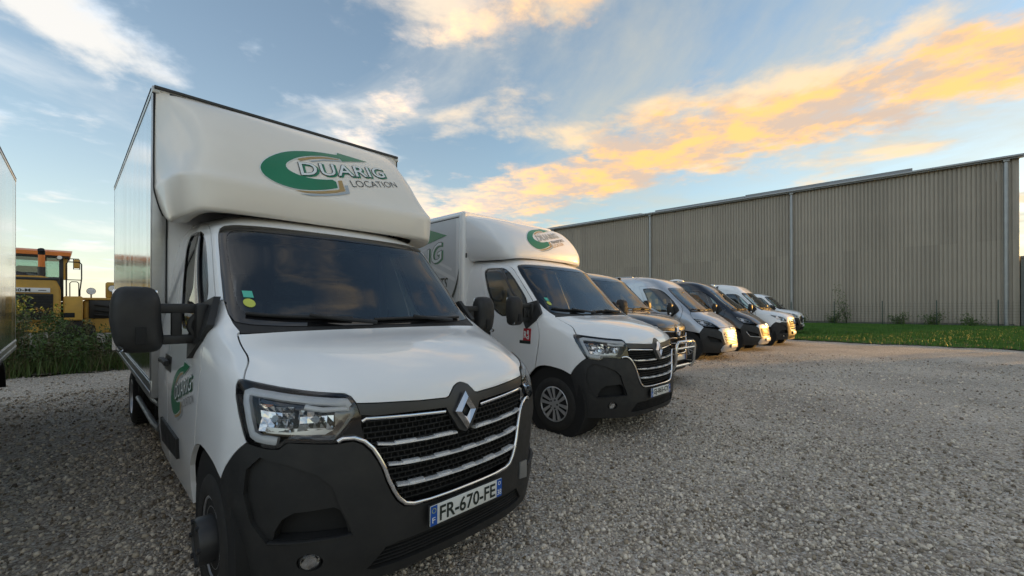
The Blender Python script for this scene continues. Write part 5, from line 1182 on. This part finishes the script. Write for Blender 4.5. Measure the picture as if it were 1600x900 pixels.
b=MB(); b.prism([(-.3,-.3,WH+.18),(-.3,-WW/2,WH+1.9),(-.3,-WW/2,WH+1.75),(-.3,-.3,WH+.05)],(WL+.6,0,0)); b.prism([(-.3,-WW+.3,WH+.18),(-.3,-WW/2,WH+1.9),(-.3,-WW/2,WH+1.75),(-.3,-WW+.3,WH+.05)],(WL+.6,0,0)); b.build('roof_slope','eave',wh)
for x0,x1,h in ((5.5,17.8,.36),(17.9,27.2,.28),(29,46,.24)):
    b=MB(); b.prism([(x0,-.30,WH+.20),(x0,-.35,WH+.20+h),(x0,-2.6,WH+.45+h),(x0,-2.6,WH+.2)],(x1-x0,0,0)); b.build('roof_skylight','eave',wh)
for x in (.55,13.8,27.6,41.4):
    e=empty('downpipe'); e.parent=wh
    MB().cyl((x,.16,.05),(x,.16,WH-.1),.13,n=14).build('pipe_run','pipe',e)
    for k,z in enumerate(np.arange(1.0,WH-.5,1.95)): MB().cyl((x,.16,z),(x,.16,z+.07),.15,n=14).box((x-.03,.0,z+.01),(x+.03,.16,z+.05)).build('pipe_collar','pipe',e)
    MB().box((x-.16,.05,WH-.25),(x+.16,.35,WH-.02),.03).build('pipe_hopper','pipe',e)
# low neighbour building past the warehouse corner
nb=empty('lean_to',Matrix(((WD[0],WN[0],0,WC[0]),(WD[1],WN[1],0,WC[1]),(0,0,1,0),(0,0,0,1)))); tag(nb,'low pale green lean-to showing past the right-hand corner of the warehouse','building')
_m2=corrugated(1.0,5.0); _m2.materials.clear(); _m2.materials.append(M['cladg'])
for k in range(2): link('cladding_sheet',_m2,None,nb,loc=(-2.4+k,-1.6,.1))
b=MB(); b.box((-2.5,-1.75,5.1),(-.38,-1.5,5.28),.02); b.build('eave_flashing','eave',nb)
MB().box((-2.4,-10,0),(-.4,-1.65,5.1)).build('building_body','cladg',nb)
# ---------------------------------------------------------------- wire fence along the warehouse foot
M['fence']=mat('dark_green_fence_steel',(.012,.035,.022),.45,col2=(.016,.045,.028),nscale=9)
fe=empty('wire_fence',Matrix(((WD[0],WN[0],0,WC[0]+WN[0]*2.0),(WD[1],WN[1],0,WC[1]+WN[1]*2.0),(0,0,1,.03),(0,0,0,1)))); tag(fe,'thin dark wire fence on slim posts along the foot of the warehouse','fence')
for x in np.arange(1.2,34,3.1): MB().box((x-.03,-.03,0),(x+.03,.03,1.95),.006).build('fence_post','fence',fe)
b=MB()
for z in np.arange(.1,1.9,.2): b.box((-3,-.004,z-.004),(34,.004,z+.004))
for x in np.arange(-3,34,.25): b.box((x-.003,-.003,.05),(x+.003,.003,1.85))
tag(b.build('fence_mesh','fence',fe,smooth=None),kind='stuff')
# ---------------------------------------------------------------- leaves
M['leaf']=mat('weed_leaf',(.055,.110,.020),.6,col2=(.105,.155,.034),nscale=1.7)
M['leafdry']=mat('dry_weed',(.14,.115,.05),.8,col2=(.09,.085,.035),nscale=2.5)
M['grass']=mat('lawn_grass',(.050,.145,.013),.65,col2=(.090,.190,.018),nscale=.45)
M['straw']=mat('dry_grass',(.30,.25,.07),.7,col2=(.22,.20,.05),nscale=1.2)  # yellow blades strewn in streaks along the gravel edge
M['bark']=mat('bark',(.055,.045,.035),.9,col2=(.085,.07,.055),nscale=9,bump=(30,.6,.02))
M['treeleaf']=mat('tree_leaf',(.030,.055,.016),.6,col2=(.055,.085,.022),nscale=.8)
def leaf_cards(C,size,rng,aspect=.45,up=.3,fold=.25):
    """two-triangle folded leaves at the points C"""
    n=len(C); d=rng.normal(size=(n,3)); d[:,2]+=up; d/=np.linalg.norm(d,axis=1)[:,None]; s=np.cross(d,rng.normal(size=(n,3))); s/=np.linalg.norm(s,axis=1)[:,None]; nn=np.cross(d,s)
    L=(size*rng.uniform(.6,1.35,n))[:,None]; w=L*aspect
    V=np.stack([C,C+d*L*.5+s*w*.5+nn*L*fold*.3,C+d*L,C+d*L*.5-s*w*.5+nn*L*fold*.3],1)
    i=4*np.arange(n)[:,None]; return V.reshape(-1,3),np.concatenate([i+[0,1,2],i+[0,2,3]],0)
def cat_mesh(name,parts):
    V=[];F=[];k=0
    for v,f in parts: V.append(v); F.append(f+k); k+=len(v)
    return from_np(name,np.concatenate(V),np.concatenate(F))
def blades(X,Y,Z,h,rng,w=.012,lean=.35):
    n=len(X); a=rng.uniform(0,6.28,n); d=np.stack([np.cos(a),np.sin(a)],1); hh=h*rng.uniform(.5,1.3,n); l=rng.uniform(0,lean,n)*hh; ww=w*rng.uniform(.7,1.4,n)
    B=np.stack([X,Y,Z],1); sx=np.stack([-d[:,1]*ww,d[:,0]*ww,np.zeros(n)],1); tip=B+np.stack([d[:,0]*l,d[:,1]*l,hh],1)
    V=np.stack([B-sx,B+sx,tip],1).reshape(-1,3); return V,(3*np.arange(n)[:,None]+[0,1,2])
def lawn_grass():
    rng=np.random.default_rng(3); n=90000
    X=rng.uniform(9,42,n*2); Y=rng.uniform(6,38,n*2); ok=(lawn_d(X,Y)>-.05)&(X<Y*1.28+1)&(((X-WC[0])*WN[0]+(Y-WC[1])*WN[1])>.3); X,Y=X[ok][:n],Y[ok][:n]; Z=gz(X,Y)+.02
    tag(link('lawn_grass',cat_mesh('lawn_grass',[blades(X,Y,Z,.10,rng,.022)]),'grass'),'short green lawn between the gravel and the warehouse','grass',kind='stuff')
    m=1500; t=rng.uniform(-14,9,m); o=np.abs(rng.normal(0,.45,m))+.35+1.2*(rng.uniform(0,1,m)<.25)*rng.uniform(0,1,m); P=_E0[None]+t[:,None]*_ed[None]+o[:,None]*_en[None]
    k=np.sin(t*1.9+o*3)+np.sin(t*.7)>-.2; P=P[k]; 
    tag(link('dry_grass',cat_mesh('dry_grass',[blades(P[:,0],P[:,1],gz(P[:,0],P[:,1])+.02,.11,rng,.016,.6)]),'straw'),'yellowed dry grass streaks along the gravel edge of the lawn','dry grass',kind='stuff')
lawn_grass()
def weeds():
    rng=np.random.default_rng(11); parts=[]; dry=[]; stems=MB()
    n=620; l=rng.uniform(-8,9,n); s=9.70+np.abs(rng.normal(0,1.2,n))+.1; P=_P0[None]+l[:,None]*_L[None]+s[:,None]*_B[None]
    for (x,y),ss in zip(P,s):
        h=rng.uniform(.35,1.0)**.8*(1.10 if ss<10.2 else 1.30)*(1+.28*math.sin(x*2.1+y*1.3)); z=float(gz(x,y)); lx,ly=rng.normal(0,.10,2)
        m=int(120*h); t=rng.uniform(.05,1,m)**.8; r=.20*h*(1.1-.6*t); a=rng.uniform(0,6.28,m); rr=r*np.sqrt(rng.uniform(0,1,m))
        C=np.stack([x+lx*t*h+rr*np.cos(a),y+ly*t*h+rr*np.sin(a),z+t*h],1)
        (parts if rng.uniform()<.82 else dry).append(leaf_cards(C,.075,rng,.40,.25))
        stems.tube([(x,y,z-.03),(x+lx*h*.5,y+ly*h*.5,z+h*.55),(x+lx*h,y+ly*h,z+h)],[.008,.006,.003],n=4,cap=False)
    n=26000; l=rng.uniform(-9,16,n); s=9.45+rng.gamma(1.6,.7,n); Q=_P0[None]+l[:,None]*_L[None]+s[:,None]*_B[None]
    parts.append(blades(Q[:,0],Q[:,1],gz(Q[:,0],Q[:,1]),.32,rng,.009,.7))
    q=slice(0,9000); dry.append(blades(Q[q,0]+.05,Q[q,1]+.04,gz(Q[q,0],Q[q,1]),.38,rng,.008,.8))
    tag(link('weeds',cat_mesh('weeds',parts),'leaf'),'tangled tall green weeds in front of the yellow machines','weeds',kind='stuff')
    tag(link('dry_weeds',cat_mesh('dry_weeds',dry),'leafdry'),'brown dried weed stalks among the green weeds','weeds',kind='stuff')
    tag(stems.build('weed_stems','leafdry',smooth=None),'thin stems of the weeds behind the parked trucks','weeds',kind='stuff')
weeds()
def shrub(x,y,h,w,label,n=500,climb=False):
    rng=np.random.default_rng(int(x*97+y*13)); z=float(gz(x,y)); e=empty('shrub',loc=(x,y,z)); tag(e,label,'shrub','shrubs along the warehouse foot'); b=MB(); C=[]
    for k in range(9 if not climb else 4):
        a=rng.uniform(0,6.28); L=h*rng.uniform(.6,1.05); pts=[(0,0,-.05)]; p=np.zeros(3); d=np.array([math.cos(a)*w/h*.8,math.sin(a)*w/h*.4,1.0])
        for i in range(6):
            p=p+d*L/6+rng.normal(0,.05*w,3); pts.append(tuple(p)); m=max(3,n//(9*6) if not climb else 14); C.append(p+rng.normal(0,(.16 if not climb else .10)*w,(m,3)))
        b.tube(pts,[.02*(1-i/8) for i in range(7)],n=5,cap=False)
    b.build('stems','bark',e,smooth=60); C=np.concatenate(C); C[:,2]=np.abs(C[:,2]); link('foliage',cat_mesh('foliage',[leaf_cards(C,.13,rng,.5,.2)]),'leaf',e)
    return e
def wall_pt(t,o): p=WC+WD*t+WN*o; return float(p[0]),float(p[1])
x,y=wall_pt(9.7,1.1); s_=shrub(x,y,3.1,1.5,'straggly climbing branch reaching up the warehouse wall by the fence',climb=True)
for t,h,w,lb in ((4.6,.9,1.0,'small bush under the warehouse wall, right of the middle fence post'),(6.4,.75,.8,'low bush between two fence posts at the warehouse foot'),(10.6,1.1,.9,'leafy bush growing at the foot of the climbing branch'),(13.0,.55,.7,'tiny bush beside the downpipe nearest the parked vans'),(2.2,.7,1.1,'low bush near the right-hand corner of the warehouse')):
    x,y=wall_pt(t,1.2); shrub(x,y,h,w,lb)
# ---------------------------------------------------------------- yellow machines behind the weeds
M['cat']=mat('machine_yellow',(.62,.36,.065),.5,col2=(.50,.30,.07),nscale=3,rough2=.65)
M['orange']=mat('orange_roof_paint',(.80,.22,.03),.45,col2=(.70,.20,.03),nscale=2)  # low sunlight put into the colour of the loader roof and exhaust stack
M['mesh_dark']=mat('dark_grille',(.012,.013,.012),.7,col2=(.02,.02,.018),nscale=12)
_o=np.array([-13.99,13.0]); _lx=np.array([.678,.735]); _ly=np.array([-.735,.678])
def loader():
    z=float(gz(*_o)); r=empty('wheel_loader',Matrix(((_lx[0],_ly[0],0,_o[0]),(_lx[1],_ly[1],0,_o[1]),(0,0,1,z),(0,0,0,1)))); tag(r,'yellow wheel loader with an orange cab roof and upright exhaust, behind the weeds','loader')
    dz=-z
    b=MB(); b.prism([(-1.75,.0,.95),(0,.0,.95),(0,.0,1.95),(-.10,.0,2.22),(-.35,.0,2.33),(-1.4,.0,2.33),(-1.65,.0,2.22),(-1.75,.0,1.95)],(0,1.7,0)); bmesh.ops.bevel(b.bm,geom=[e for e in b.bm.edges],offset=.035,segments=2,affect='EDGES'); b.build('engine_hood','cat',r)
    MB().box((-1.62,-.03,1.0),(-.16,.02,1.78),.01).build('radiator_grille','mesh_dark',r)
    for k in range(9): MB().box((-1.60,-.05,1.05+k*.08),(-.18,-.02,1.075+k*.08)).build('grille_slat','mesh_dark',r)
    p=MB().box((-1.70,-.045,1.82),(-.22,-.02,1.96),.008).build('name_strip','boxwhite',r)
    lettering(Flat((-.96,-.047,1.845),(1,0,0),(0,0,1)),'30-M',(.02,0),(.34,0),(.02,.085),'strip_lettering','ink',p,off=.002,bold=.02)
    lettering(Flat((-.96,-.047,1.845),(1,0,0),(0,0,1)),'-',(.50,.03),(.66,.03),(.50,.05),'strip_lettering','ink',p,off=.002)
    MB().box((-1.78,-.02,2.20),(-.02,.10,2.28),.02).build('hood_edge','hub',r)
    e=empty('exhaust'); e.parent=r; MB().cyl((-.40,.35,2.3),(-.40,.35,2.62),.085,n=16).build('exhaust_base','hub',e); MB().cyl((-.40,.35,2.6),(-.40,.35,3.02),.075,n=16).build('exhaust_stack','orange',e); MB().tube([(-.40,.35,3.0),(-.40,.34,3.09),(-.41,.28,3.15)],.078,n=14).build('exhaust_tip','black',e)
    MB().lathe([(.28,0),(.28,.05),(.20,.13),(.05,.17)],n=24,mx=Matrix.Translation((-.95,.9,2.32))@Matrix.Rotation(math.radians(-90),4,'Y')).build('air_cleaner','hub',r)
    c=empty('operator_cab'); c.parent=r
    for x in (-1.55,.02): 
        for y in (1.5,2.9): MB().box((x-.05,y-.05,1.6),(x+.05,y+.05,3.12),.015).build('cab_pillar','hub',c)
    MB().box((.02,1.46,2.3),(.16,1.60,3.05),.02).build('cab_panel','cat',c)
    MB().box((-1.6,1.45,1.6),(.07,1.55,2.38),.02).build('cab_wall','hub',c); MB().box((-1.6,2.85,1.6),(.07,2.95,2.3),.02).build('cab_wall','hub',c)
    MB().box((-1.52,1.49,2.38),(.0,1.50,3.08)).build('window_pane','glass',c); MB().box((-1.52,2.88,2.3),(.0,2.89,3.08)).build('window_pane','glass',c); MB().box((.02,1.55,2.3),(.03,2.85,3.08)).build('window_pane','glass',c)
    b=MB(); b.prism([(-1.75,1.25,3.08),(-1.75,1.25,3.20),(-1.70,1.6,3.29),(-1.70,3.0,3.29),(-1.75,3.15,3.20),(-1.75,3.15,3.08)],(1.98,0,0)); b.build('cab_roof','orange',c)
    MB().box((-1.72,1.30,3.03),(.20,3.1,3.08)).build('roof_lining','hub',c)
    MB().box((-1.0,1.9,1.9),(-.45,2.4,2.75),.08,3).build('operator_seat','seat',c)
    for x in (-1.5,-.02): MB().cyl((x,1.22,3.02),(x,1.28,3.02),.06,n=12).build('work_lamp','drl',c)
    MB().box((.05,.05,.95),(.48,1.6,1.72),.05,3).build('fender','cat',r); MB().box((.05,.04,1.05),(.30,.06,1.2),.01).build('step_recess','black',r)
    h=empty('handrail'); h.parent=r
    MB().tube([(.12,.3,1.7),(.12,.3,2.75),(.16,.3,2.82),(.42,.3,2.82),(.46,.3,2.76),(.46,.3,2.3),(.42,.3,1.9),(.42,.3,1.4)],.018,n=6).build('rail_tube','black',h)
    MB().tube([(.13,.3,2.25),(.45,.3,2.25)],.014,n=6).build('rail_tube','black',h)
    MB().tube([(.20,.5,1.72),(.20,.5,2.15),(.24,.5,2.2),(.36,.5,2.2),(.40,.5,2.15),(.40,.5,1.72)],.014,n=6).build('rail_tube','black',h)
    m=empty('side_mirror'); m.parent=r; MB().tube([(.10,1.3,3.0),(.42,1.2,3.0),(.44,1.2,2.95),(.44,1.2,2.65),(.30,1.2,2.65),(.30,1.2,3.0)],.014,n=6).build('mirror_arm','black',m); MB().box((.30,1.12,2.68),(.44,1.2,2.98),.05,3).build('mirror_housing','cat',m)
    for x in (-1.6,.18):
        w=empty('wheel'); w.parent=r; w.location=(x,.9,.78); MB().lathe([(.42,-.28),(.62,-.30),(.76,-.26),(.78,-.18),(.78,.18),(.76,.26),(.62,.30),(.42,.28)],n=36,close=True).build('tyre','rubber',w); MB().lathe([(.42,-.2),(.30,-.1),(.05,-.08)],n=20).lathe([(.42,.2),(.30,.1),(.05,.08)],n=20).build('rim','cat',w)
    MB().box((-1.5,.2,.6),(-.1,4.6,1.0),.05).build('frame','cat',r)
    return r
loader()
def dozer():
    p=_o+_lx*.52+_ly*.9; z=float(gz(*p)); r=empty('earth_mover',Matrix(((_lx[0],_ly[0],0,p[0]),(_lx[1],_ly[1],0,p[1]),(0,0,1,z),(0,0,0,1)))); tag(r,'yellow earth-moving machine with round work lamps, mostly hidden behind the nearest truck','machine')
    MB().box((.0,0,.5),(2.6,2.4,1.62),.06,3).build('machine_body','cat',r); MB().box((.12,-.06,1.0),(2.5,.02,1.66),.03).build('rear_guard','hub',r)
    for k,zz in enumerate((1.12,1.28,1.46)): MB().tube([(.25,-.10,zz),(.9,-.14,zz-.06-.02*k),(1.8,-.12,zz)],.035,n=8).build('hydraulic_hose','rubber',r)
    MB().box((-.05,-.1,1.62),(2.65,.3,1.70),.02).build('top_plate','cat',r)
    for x,zz in ((.18,1.92),(.70,2.02)):
        l=empty('work_lamp'); l.parent=r; MB().lathe([(.115,-.02),(.115,.06),(.05,.11),(.01,.11)],n=18,mx=Matrix.Translation((x,0,zz))@Matrix.Rotation(math.radians(90),4,'Z')).build('lamp_shell','hub',l); MB().cyl((x,-.025,zz),(x,-.02,zz),.105,n=18).build('lamp_glass','drl',l); MB().cyl((x,.03,1.68),(x,.03,zz-.1),.02,n=8).build('lamp_post','hub',l)
    MB().box((.55,.1,1.7),(.85,.5,2.25),.05,3).build('control_tower','cat',r); MB().tube([(.85,.2,1.9),(1.0,.15,2.0),(1.1,.1,1.85)],.02,n=6).build('grab_rail','black',r)
    for x in (-.1,2.3):
        b=MB(); b.box((x,-.1,.0),(x+.42,2.6,.85),.2,4); b.build('track','rubber',r)
dozer()
# ---------------------------------------------------------------- unseen trees placed off to the right to hold the near trucks in shade
def tree_meshes(seed,h,w):
    rng=np.random.default_rng(seed); b=MB(); C=[]
    b.tube([(0,0,-.2),(.05,0,h*.25),(-.05,.08,h*.5),(0,0,h*.85)],[.28,.22,.15,.05],n=9)
    for k in range(16):
        a=k*2.4; t=rng.uniform(.10,.85); L=w*rng.uniform(.6,1.0)*(1.15-t*.55); p0=np.array([0,0,h*t]); p1=p0+np.array([math.cos(a)*L*.5,math.sin(a)*L*.5,h*.05]); p2=p0+np.array([math.cos(a)*L,math.sin(a)*L,h*.13])
        b.tube([tuple(p0),tuple(p1),tuple(p2)],[.10,.06,.02],n=6)
        for p,q in ((p1,.9),(p2,1.0),((p1+p2)/2,1.0)): C.append(p+rng.normal(0,1,(260,3))*np.array([.75,.75,.6])*q*w/3.4)
    for t in np.linspace(.08,1.0,9): C.append(np.array([0,0,h*t])+rng.normal(0,1,(300,3))*np.array([.9,.9,.5])*w/3.4)
    C=np.concatenate(C); C=C[C[:,2]>.15]
    return b.mesh('trunk',50),cat_mesh('crown',[leaf_cards(C,.34,rng,.55,.1)])
_tm=[tree_meshes(s,h,w) for s,h,w in ((1,9.5,3.4),(2,8.6,3.6),(3,10.2,3.3))]
_sn=np.array([-math.cos(SUN_AZ),math.sin(SUN_AZ)]); _ss=np.array([math.sin(SUN_AZ),math.cos(SUN_AZ)])
TREE_N=[4.2,.9,-2.3,-5.6,-9.0]
for k,n_ in enumerate(TREE_N):
    p=_sn*n_+_ss*(47+2.2*(k%2)); e=empty('tree',loc=(float(p[0]),float(p[1]),0)); e.rotation_euler=(0,0,k*1.3)
    tag(e,['broad leafy tree nearest the warehouse in the row off to the right','second leafy tree of the row off to the right','middle leafy tree of the row off to the right','fourth leafy tree of the row off to the right','last leafy tree of the row off to the right, farthest from the warehouse'][k],'tree','trees off to the right')
    link('trunk',_tm[k%3][0],'bark',e); link('crown',_tm[k%3][1],'treeleaf',e)
